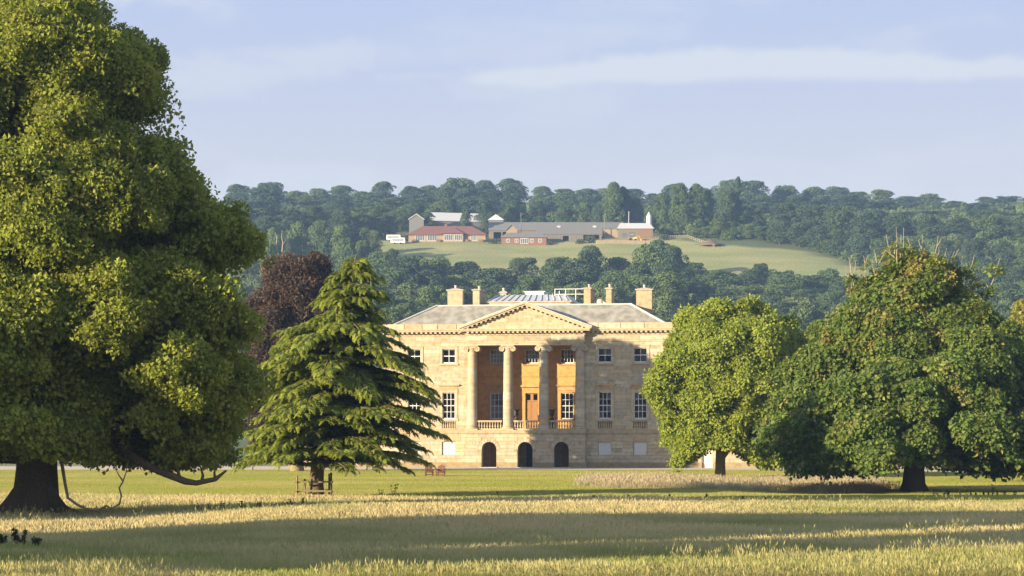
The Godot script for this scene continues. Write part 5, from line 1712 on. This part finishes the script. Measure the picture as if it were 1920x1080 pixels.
func make_cedar() -> void:
	rng.seed = 812
	var t := thing("cedar", "drooping green cedar inside a wooden guard left of the house", "tree", foot(592, 131))
	var k := 32.9
	var axis := [[0.0, 0.0], [2.0, 0.1], [6.0, 0.8], [10.0, 1.5], [13.9, 2.3]]
	trunk_of(t, [Vector3(0, -0.3, 0), Vector3(0, 0.15, 0), Vector3(0.02, 0.7, 0), Vector3(0.1, 2.0, 0), Vector3(0.8, 6.0, 0), Vector3(1.5, 10.0, 0), Vector3(2.1, 13.0, 0), Vector3(2.35, 13.9, 0)], [0.62, 0.46, 0.40, 0.36, 0.26, 0.15, 0.06, 0.02], M.bark, 0.07)
	# needle spray: a twig that arches over and hangs, flanked by short needle tufts
	var s := Shape.new()
	for i in 46:
		var f := i / 45.0
		var p := Vector3(f * 0.85, 0.10 * sin(f * 2.2) - 0.42 * f * f, 0)
		for side in [-1.0, 1.0]:
			var l := (0.22 - 0.12 * f) * rnd(0.7, 1.3)
			var d := Vector3(rnd(0.3, 0.9), rnd(-0.9, 0.35), side * rnd(0.5, 1.1)).normalized()
			var w := d.cross(Vector3(rnd(-0.3, 0.3), 1, rnd(-0.3, 0.3))).normalized() * 0.026
			var c := rnd(0.7, 1.3)
			var col := Color(c * (0.85 + 0.35 * f), c * (0.9 + 0.2 * f), c * 0.8)
			s.tri(p - w, p + w, p + d * l + w * 0.6, col)
			s.tri(p - w, p + d * l + w * 0.6, p + d * l - w * 0.6, col)
	var sm := s.mesh()
	var buf := PackedFloat32Array()
	var wood := Shape.new()
	# length of the boughs by height: right, left, depth
	var long := [[1.3, 6.4, 4.4], [2.0, 7.4, 4.6], [3.0, 7.4, 4.7], [4.2, 6.6, 4.9], [5.2, 6.2, 5.0], [6.2, 6.2, 4.8], [7.2, 6.4, 4.4], [8.4, 5.5, 4.8], [9.4, 3.5, 5.0], [10.0, 2.4, 3.2], [11.0, 2.1, 1.9], [11.9, 2.9, 1.6], [12.6, 1.8, 1.1], [13.2, 0.9, 0.8], [13.8, 0.4, 0.4]]
	var h := 2.0
	var turn := 0.0
	while h < 13.8:
		var n := 12 if h < 10 else 7
		turn += 0.9
		for i in n:
			var a := TAU * (i + rnd(-0.3, 0.3)) / n + turn
			var hh := h + rnd(-0.45, 0.45)
			var L := reach(long, hh, a) * rnd(0.6, 1.08)
			var root := Vector3(curve(axis, hh), hh, 0)
			var dir := Vector3(cos(a), 0, -sin(a))
			var lift := L * rnd(0.05, 0.20)
			var sink := L * rnd(0.08, 0.26) * clampf(0.35 + hh * 0.1, 0.4, 1.0)
			var pts := []
			var rad := []
			var m := 8
			for j in m:
				var f := j / (m - 1.0)
				pts.push_back(root + dir * L * f + Vector3(0, lift * sin(PI * 0.75 * f) - sink * f * f, 0))
				rad.push_back(lerpf(0.08 * clampf(L / 4.0, 0.4, 1.3), 0.012, f))
			wood.tube(pts, rad, 5)
			# side twigs lie in a flat fan along the bough
			var steps := int(L / 0.125)
			for j in steps:
				var f := 0.12 + 0.88 * (j + 0.5) / steps
				var u := f * (m - 1)
				var i0 := mini(int(u), m - 2)
				var p: Vector3 = pts[i0].lerp(pts[i0 + 1], u - i0)
				var along: Vector3 = (pts[i0 + 1] - pts[i0]).normalized()
				var across_ := along.cross(Vector3.UP).normalized()
				var fan := (0.30 * L * (1.0 - f) + 0.25) * clampf(f * 3.0, 0.3, 1.0)
				var reps := 1 + int(fan / 0.38)
				for side in [-1.0, 1.0]:
					for r in reps:
						var off: Vector3 = across_ * side * fan * (r + rnd(0, 0.8)) / reps + along * rnd(-0.1, 0.15) + Vector3(0, -0.12 * fan * (r + 0.5) / reps + rnd(-0.08, 0.05), 0)
						var d: Vector3 = (along * rnd(0.5, 1.1) + across_ * side * rnd(0.2, 1.0)).normalized()
						var b := Basis(d, Vector3.UP.slide(d).normalized(), d.cross(Vector3.UP.slide(d).normalized()))
						b = b * Basis(Vector3.RIGHT, rnd(-0.5, 0.5))
						b = b.scaled(Vector3.ONE * rnd(0.36, 0.70))
						var tone := rnd(0.8, 1.2)
						put(buf, b, p + off, Color(0.34, 0.40, 0.078) * tone if rng.randf() < 0.8 else Color(0.20, 0.28, 0.06) * tone)
		h += 0.56 if h < 9 else 0.46
	# leading shoot nods to the right
	for j in 26:
		var f := j / 25.0
		var p := Vector3(1.9 + 0.9 * f, 12.6 + 1.5 * f - 0.5 * f * f * f, 0)
		var d := Vector3(cos(j * 2.4), rnd(-0.2, 0.3), sin(j * 2.4)).normalized()
		var b := Basis(d, Vector3.UP.slide(d).normalized(), d.cross(Vector3.UP.slide(d).normalized())).scaled(Vector3.ONE * (0.75 - 0.4 * f))
		put(buf, b, p, Color(0.30, 0.39, 0.08))
	obj("boughs", wood, M.bark, t).set_meta("kind", "stuff")
	scatter("needles", sm, buf, M.needle, t)
	print("cedar ", buf.size() / 16)

func make_shade_trees() -> void:   # trees left of the frame whose long shadows lie over the meadow and the great tree's foot
	rng.seed = 77
	for q in [["big round tree left of the view shading the meadow's foreground", Vector3(-61, 0, -39.0), [[2.5, 6.6, 6.6], [6.0, 8.4, 8.4], [12.0, 8.8, 8.8], [17.0, 7.4, 7.4], [21.0, 3.5, 3.5], [22.5, 1.5, 1.5]]],
		["slender high-crowned tree left of the view beside the big round one", Vector3(-58, 0, -25.5), [[13.0, 2.4, 2.4], [15.0, 3.2, 3.2], [18.0, 3.0, 3.0], [20.5, 1.2, 1.2]]],
		["lower tree left of the view shading the great tree's foot", Vector3(-58.5, 0, -70.5), [[1.5, 4.8, 4.8], [5.0, 6.2, 6.2], [11.0, 6.2, 6.2], [15.5, 3.8, 3.8], [17.8, 1.5, 1.5]]]]:
		var t := thing("shade_tree", q[0], "tree", q[1], 0.0, "trees left of the view")
		var top: float = q[2][-1][0]
		trunk_of(t, [Vector3(0, -0.3, 0), Vector3(0, 3, 0), Vector3(0, top * 0.6, 0), Vector3(0, top * 0.9, 0)], [0.7, 0.5, 0.3, 0.08], M.bark)
		var lobes := lobes_of(q[2], 2.6, 1.8, true, 0.1)
		limbs_to(t, lobes, 14, top * 0.3, top * 0.85, 0.2, M.bark)
		var buf := crown_on(lobes, 1.0, q[2][0][0] - 0.5, [[1.0, 0.10, 0.14, 0.024]], PackedFloat32Array(), 1.6)
		scatter("crown", spray(90, 24, 0.5, 0.26), buf, M.leaf, t)

# ---------------------------------------------------------------- small things on the grass
func lawn_chair(label: String, at: Vector3, turn: float) -> void:
	var o := thing("garden_chair", label, "chair", at, turn, "red-brown slatted garden chairs")
	for x in [-0.30, 0.30]:
		for z in [-0.28, 0.30]:
			var s := Shape.new()
			s.box(Vector3(x - 0.04, 0, z - 0.04), Vector3(x + 0.04, 0.6 if z > 0 else 0.62, z + 0.04))
			obj("leg", s, M.red_timber, o)
		var a := Shape.new()
		a.box(Vector3(x - 0.07, 0.6, -0.38), Vector3(x + 0.07, 0.64, 0.42))
		obj("arm", a, M.red_timber, o)
	for i in 5:
		var s := Shape.new()
		s.box(Vector3(-0.3, 0.38 - 0.01 * i, 0.26 - 0.12 * i), Vector3(0.3, 0.41 - 0.01 * i, 0.36 - 0.12 * i))
		obj("seat_slat", s, M.red_timber, o)
	for i in 5:
		var s := Shape.new()
		var x := -0.26 + i * 0.13
		var top := 1.02 - absf(i - 2) * 0.05
		s.hexa([Vector3(x - 0.05, 0.36, -0.24), Vector3(x + 0.05, 0.36, -0.24), Vector3(x + 0.05, 0.36, -0.27), Vector3(x - 0.05, 0.36, -0.27), Vector3(x - 0.055, top, -0.42), Vector3(x + 0.055, top, -0.42), Vector3(x + 0.055, top, -0.45), Vector3(x - 0.055, top, -0.45)])
		obj("back_slat", s, M.red_timber, o)
	var r := Shape.new()
	r.box(Vector3(-0.34, 0.14, 0.27), Vector3(0.34, 0.22, 0.29))
	obj("front_rail", r, M.red_timber, o)

func weed(label: String, at: Vector3, tall: float, kind: int, group: String) -> void:
	var o := thing("weed", label, "plant", at, rnd(0, TAU), group)
	var st := Shape.new()
	var lf := Shape.new()
	var stems := 3 if kind == 0 else 6
	for i in stems:
		var a := rnd(0, TAU)
		var b := Vector3(cos(a), 0, sin(a)) * tall * rnd(0.1, 0.35 if kind == 0 else 0.75)
		var tip := b + Vector3(0, tall * rnd(0.75, 1.0), 0)
		st.tube([Vector3.ZERO, (b + tip) * 0.5 + ball() * 0.03, tip], [0.015, 0.012, 0.006], 4)
		for j in (9 if kind == 0 else 26):
			var f := rnd(0.2, 1.0)
			var p := Vector3.ZERO.lerp(tip, f)
			var d := (ball() + Vector3(0, 0.2, 0)).normalized()
			var w := d.cross(Vector3.UP).normalized() * 0.045
			var l := tall * rnd(0.1, 0.24)
			lf.tri(p - w, p + w, p + d * l, Color(0.075, 0.10, 0.032) * rnd(0.7, 1.4))
			lf.tri(p + d * l * 0.4 - w * 1.6, p + d * l, p + d * l * 0.4 + w * 1.6, Color(0.085, 0.115, 0.035) * rnd(0.7, 1.4))
	obj("stem", st, M.dark_timber, o)
	obj("leaves", lf, M.leaf, o).set_meta("kind", "stuff")

func make_small_things() -> void:
	rng.seed = 313
	# wooden guard round the cedar's trunk
	var c := foot(592, 131)
	var g := thing("tree_guard", "rough timber tree guard of posts and two rails round the cedar's trunk", "tree guard", c)
	var posts := [Vector3(-0.98, 0, 0.9), Vector3(-0.70, 0, -0.9), Vector3(0.95, 0, 0.9), Vector3(0.70, 0, -0.9)]
	var hs := [1.22, 1.0, 1.40, 1.30]
	for i in 4:
		var s := Shape.new()
		s.tube([posts[i] + Vector3(0, -0.2, 0), posts[i] + Vector3(0, hs[i], 0)], [0.065, 0.058], 8)
		s.lathe([[0.058, hs[i]], [0.0, hs[i] + 0.02]], posts[i], 8)
		obj("post", s, M.dark_timber if i == 2 else M.timber, g)
	for y in [0.36, 0.86]:
		for q in [[0, 2], [1, 3], [0, 1], [2, 3]]:
			var s := Shape.new()
			var p: Vector3 = posts[q[0]] + Vector3(0, y + rnd(-0.03, 0.03), 0.0)
			var r: Vector3 = posts[q[1]] + Vector3(0, y + rnd(-0.03, 0.03), 0.0)
			var d := (r - p).normalized() * 0.12
			s.bar(p - d + Vector3(0, 0, 0.05), r + d + Vector3(0, 0, 0.05), 0.04, 0.1)
			obj("rail", s, M.timber, g)
	# chairs on the lawn
	lawn_chair("red-brown slatted garden chair on the lawn, nearer the cedar of the pair", foot(805, 199), 0.15)
	lawn_chair("red-brown slatted garden chair on the lawn, farther from the cedar of the pair", foot(826, 199), -0.25)
	var f := thing("folding_chair", "small orange-brown folding chair seen from the side under the great tree's crown", "chair", foot(328, 198), 0.2)
	for z in [-0.3, 0.3]:
		for q in [[Vector3(-0.55, 0, z), Vector3(0.25, 0.85, z)], [Vector3(0.5, 0, z), Vector3(-0.35, 0.55, z)], [Vector3(0.25, 0.85, z), Vector3(0.42, 0.02, z)]]:
			var s := Shape.new()
			s.bar(q[0], q[1], 0.05, 0.07, Color.WHITE, Vector3.BACK)
			obj("leg", s, M.oak, f)
	for i in 4:
		var s := Shape.new()
		var p := Vector3(0.28, 0.12, 0).lerp(Vector3(-0.30, 0.48, 0), i / 3.0)
		s.bar(p + Vector3(0, 0, -0.3), p + Vector3(0, 0, 0.3), 0.1, 0.03)
		obj("seat_slat", s, M.oak, f)
	# posts along the drive
	for q in [[474, 233, "thin dark post by the drive under the great tree's right edge"], [654, 232, "thin dark post by the drive, first right of the cedar's trunk"], [688, 232, "thin dark post by the drive, second right of the cedar's trunk"], [699, 236, "thin dark post by the drive, third right of the cedar's trunk"], [1610, 236, "thin dark post by the drive, left of a pair under the dark tree"], [1626, 236, "thin dark post by the drive, right of a pair under the dark tree"]]:
		var o := thing("drive_post", q[2], "post", foot(q[0], q[1]), 0.0, "dark posts along the drive")
		var s := Shape.new()
		s.tube([Vector3(0, -0.1, 0), Vector3(0, 0.9, 0)], [0.06, 0.055], 8)
		s.lathe([[0.075, 0.9], [0.075, 0.96], [0.0, 1.0]], Vector3.ZERO, 8)
		obj("shaft", s, M.iron, o)
	# the crow
	var bird := thing("crow", "black crow perched on a dead twig at the dark tree's left shoulder", "bird", Vector3(across(1600, 154.5), level(523, 154.5), -154.5), 0.35)
	var s := Shape.new()
	s.tube([Vector3(0.34, -0.10, 0), Vector3(0.22, -0.03, 0), Vector3(0.1, 0.04, 0), Vector3(-0.03, 0.10, 0), Vector3(-0.12, 0.16, 0), Vector3(-0.17, 0.20, 0), Vector3(-0.22, 0.215, 0), Vector3(-0.26, 0.205, 0), Vector3(-0.31, 0.185, 0)], [0.02, 0.045, 0.085, 0.095, 0.065, 0.052, 0.055, 0.025, 0.006], 12)
	for side in [-1.0, 1.0]:
		s.tube([Vector3(-0.05, 0.12, side * 0.06), Vector3(0.08, 0.08, side * 0.095), Vector3(0.22, 0.0, side * 0.06), Vector3(0.30, -0.06, side * 0.02)], [0.03, 0.05, 0.04, 0.008], 8)
		s.tube([Vector3(0.02, 0.0, side * 0.04), Vector3(0.0, -0.1, side * 0.045), Vector3(-0.03, -0.12, side * 0.045)], [0.02, 0.01, 0.006], 5)
	obj("body", s, paint(0.012, 0.012, 0.015, 0.45), bird)
	# weeds
	var nth := ["first", "second", "third", "fourth", "fifth", "sixth", "seventh", "eighth", "ninth", "tenth", "eleventh", "twelfth", "thirteenth", "fourteenth", "fifteenth", "sixteenth"]
	for i in 13:
		weed("dark thistle in pale grass left of the cedar's guard, " + nth[i] + " from the great tree", foot(376 + i * 17.5 + rnd(-6, 6), 103 + rnd(-5, 5)), rnd(0.3, 0.6), 0, "thistles in the pale grass")
	weed("dark leafy nettle clump in the shaded grass at the left edge", foot(6, 72), 0.42, 1, "")
	weed("tall dark nettle clump in the shaded grass, second from the left edge", foot(42, 72), 0.58, 1, "")
	weed("small dark nettle clump in the shaded grass, third from the left edge", foot(64, 71), 0.36, 1, "")
	weed("tall dark weed standing right of the cedar's guard", foot(738, 134), 0.75, 0, "")
	weed("short dark weed between the cedar's guard and the tall weed", foot(714, 134), 0.45, 0, "")
	for i in 16:
		weed("dark weed right of the dark tree's trunk, " + nth[i] + " from the trunk", foot(1752 + i * 11.0 + rnd(-7, 7), 140 + rnd(-2.5, 2.5)), rnd(0.22, 0.42) if i % 5 else rnd(0.6, 0.85), 0, "weeds right of the dark tree's trunk")
	for i in 8:
		weed("low weed in the shaded line right of the cedar, " + nth[i] + " from the cedar", foot(960 + i * 70 + rnd(-30, 30), 125 + rnd(-3, 3)), rnd(0.25, 0.42), 0, "weeds along the shaded line of grass")

# ---------------------------------------------------------------- grass
func tuft(seed_: int, blades: int, spread: float, lo: float, hi: float, wide: float, heads: float) -> ArrayMesh:
	rng.seed = seed_
	var s := Shape.new()
	for i in blades:
		var p := Vector3(rnd(-spread, spread), -0.02, rnd(-spread, spread))
		var h := rnd(lo, hi)
		var a := rnd(0, TAU)
		var lean := Vector3(cos(a), 0, sin(a)) * h * rnd(0.05, 0.45)
		var b := rnd(0, TAU)
		var w := Vector3(cos(b), 0, sin(b)) * wide * 0.5
		var m := p + lean * 0.35 + Vector3(0, h * 0.6, 0)
		var tip := p + lean + Vector3(0, h, 0)
		var k := rnd(0.7, 1.25)
		var c := Color(k * rnd(0.9, 1.12), k, k * rnd(0.8, 1.1))
		s.tri(p - w, p + w, m + w * 0.7, c)
		s.tri(p - w, m + w * 0.7, m - w * 0.7, c)
		s.tri(m - w * 0.7, m + w * 0.7, tip, c)
		if rng.randf() < heads:
			var e := lean.normalized() * 0.3 + Vector3.UP
			var hw := w.normalized() * 0.016
			s.tri(tip - hw, tip + hw, tip + e * 0.09, Color(1.5, 1.2, 1.1) * k)
			s.tri(tip - hw, tip + hw, tip - e * 0.05, Color(1.5, 1.2, 1.1) * k)
	return s.mesh()

func make_grass() -> void:
	rng.seed = 5150
	var long := PackedFloat32Array()
	var short := PackedFloat32Array()
	var pale := PackedFloat32Array()
	# meadow
	var d := 53.0
	while d < 140.0:
		var half := d * 0.2235 + 2.5
		var n := int(2.0 * half * lerpf(30.0, 13.0, (d - 53) / 87.0))
		for i in n:
			var x := rnd(-half, half)
			var z := -d - rnd(0, 1)
			var t := patch.get_noise_2d(x * 2.2, z * 2.2)
			var u := patch.get_noise_2d(x * 7.0 + 300, z * 7.0)
			if d > 122 + t * 10.0 + clampf(-x * 0.45, -3, 9):
				continue
			var gold := clampf(0.70 + t * 1.1 + u * 0.6 - 0.3 * smoothstep(82.0, 60.0, d), 0, 1)
			var c := Color(0.33, 0.355, 0.105).lerp(Color(0.63, 0.535, 0.28), gold) * rnd(0.92, 1.08)
			var sc := rnd(0.75, 1.2) * (1.0 + 0.25 * t) * lerpf(0.95, 1.25, (d - 53) / 87.0)
			put(long, Basis(Vector3.UP, rnd(0, TAU)).scaled(Vector3(sc * 1.2, sc * rnd(0.75, 1.05) * (0.9 + 0.4 * maxf(0, u)), sc * 1.2)), Vector3(x, ground_at(x, z), z), c)
		d += 1.0
	# mown lawn
	d = 112.0
	while d < 250.0:
		var half := d * 0.2235 + 3.0
		var n := int(2.0 * half * lerpf(7.0, 3.6, (d - 112) / 138.0))
		for i in n:
			var x := rnd(-half, half)
			var z := -d - rnd(0, 1)
			if d > drive_near(x) - 0.6:
				continue
			var t := patch.get_noise_2d(x * 2.2, z * 2.2)
			if d < 118 + t * 10.0 + clampf(-x * 0.45, -3, 9):
				continue
			var u := patch.get_noise_2d(x * 1.2 + 90, z * 5.0)
			var c := Color(0.37, 0.40, 0.09).lerp(Color(0.50, 0.455, 0.16), clampf(0.35 + t * 1.2 + u * 0.9, 0, 1)) * rnd(0.92, 1.08)
			put(short, Basis(Vector3.UP, rnd(0, TAU)).scaled(Vector3(1, rnd(0.7, 1.3), 1)), Vector3(x, ground_at(x, z), z), c)
		d += 1.0
	# island of tall pale grass on the lawn
	for i in 6500:
		var z := -rnd(150, 190)
		var x := rnd(4, 32)
		var lo := across(1118, -z)
		var hi := across(1640, -z)
		var edge := minf(x - lo, hi - x) + patch.get_noise_2d(x * 6, z * 6) * 3.0
		var ez := minf(-z - 152, 188 + z) + patch.get_noise_2d(x * 6 + 50, z * 6) * 6.0
		if edge < 0 or ez < 0:
			continue
		var sc := rnd(0.9, 1.5)
		put(pale, Basis(Vector3.UP, rnd(0, TAU)).scaled(Vector3(sc * 1.3, sc * rnd(0.8, 1.2), sc * 1.3)), Vector3(x, ground_at(x, z), z), Color(0.50, 0.43, 0.27) * rnd(0.88, 1.12))
	# single tall seed stems in the nearest grass and here and there farther off
	var stems := PackedFloat32Array()
	for i in 5200:
		var dd := 54.0 + 60.0 * pow(rng.randf(), 2.6)
		var half := dd * 0.2235 + 2.5
		var x := rnd(-half, half)
		if patch.get_noise_2d(x * 5.0 + 77, dd * 5.0) < -0.05:
			continue
		put(stems, Basis(Vector3.UP, rnd(0, TAU)).scaled(Vector3.ONE * rnd(0.7, 1.2)), Vector3(x, ground_at(x, -dd), -dd), Color(0.42, 0.40, 0.17) * rnd(0.8, 1.2))
	scatter("seed_stems", tuft(4, 5, 0.3, 0.28, 0.48, 0.007, 1.0), stems, M.grass)
	scatter("meadow_grass", tuft(1, 44, 0.5, 0.06, 0.19, 0.010, 0.12), long, M.grass)
	scatter("lawn_grass", tuft(2, 60, 0.45, 0.04, 0.11, 0.022, 0.0), short, M.grass)
	scatter("pale_tall_grass", tuft(3, 30, 0.35, 0.18, 0.40, 0.016, 0.4), pale, M.grass)
	print("grass ", long.size() / 16, " ", short.size() / 16, " ", pale.size() / 16)
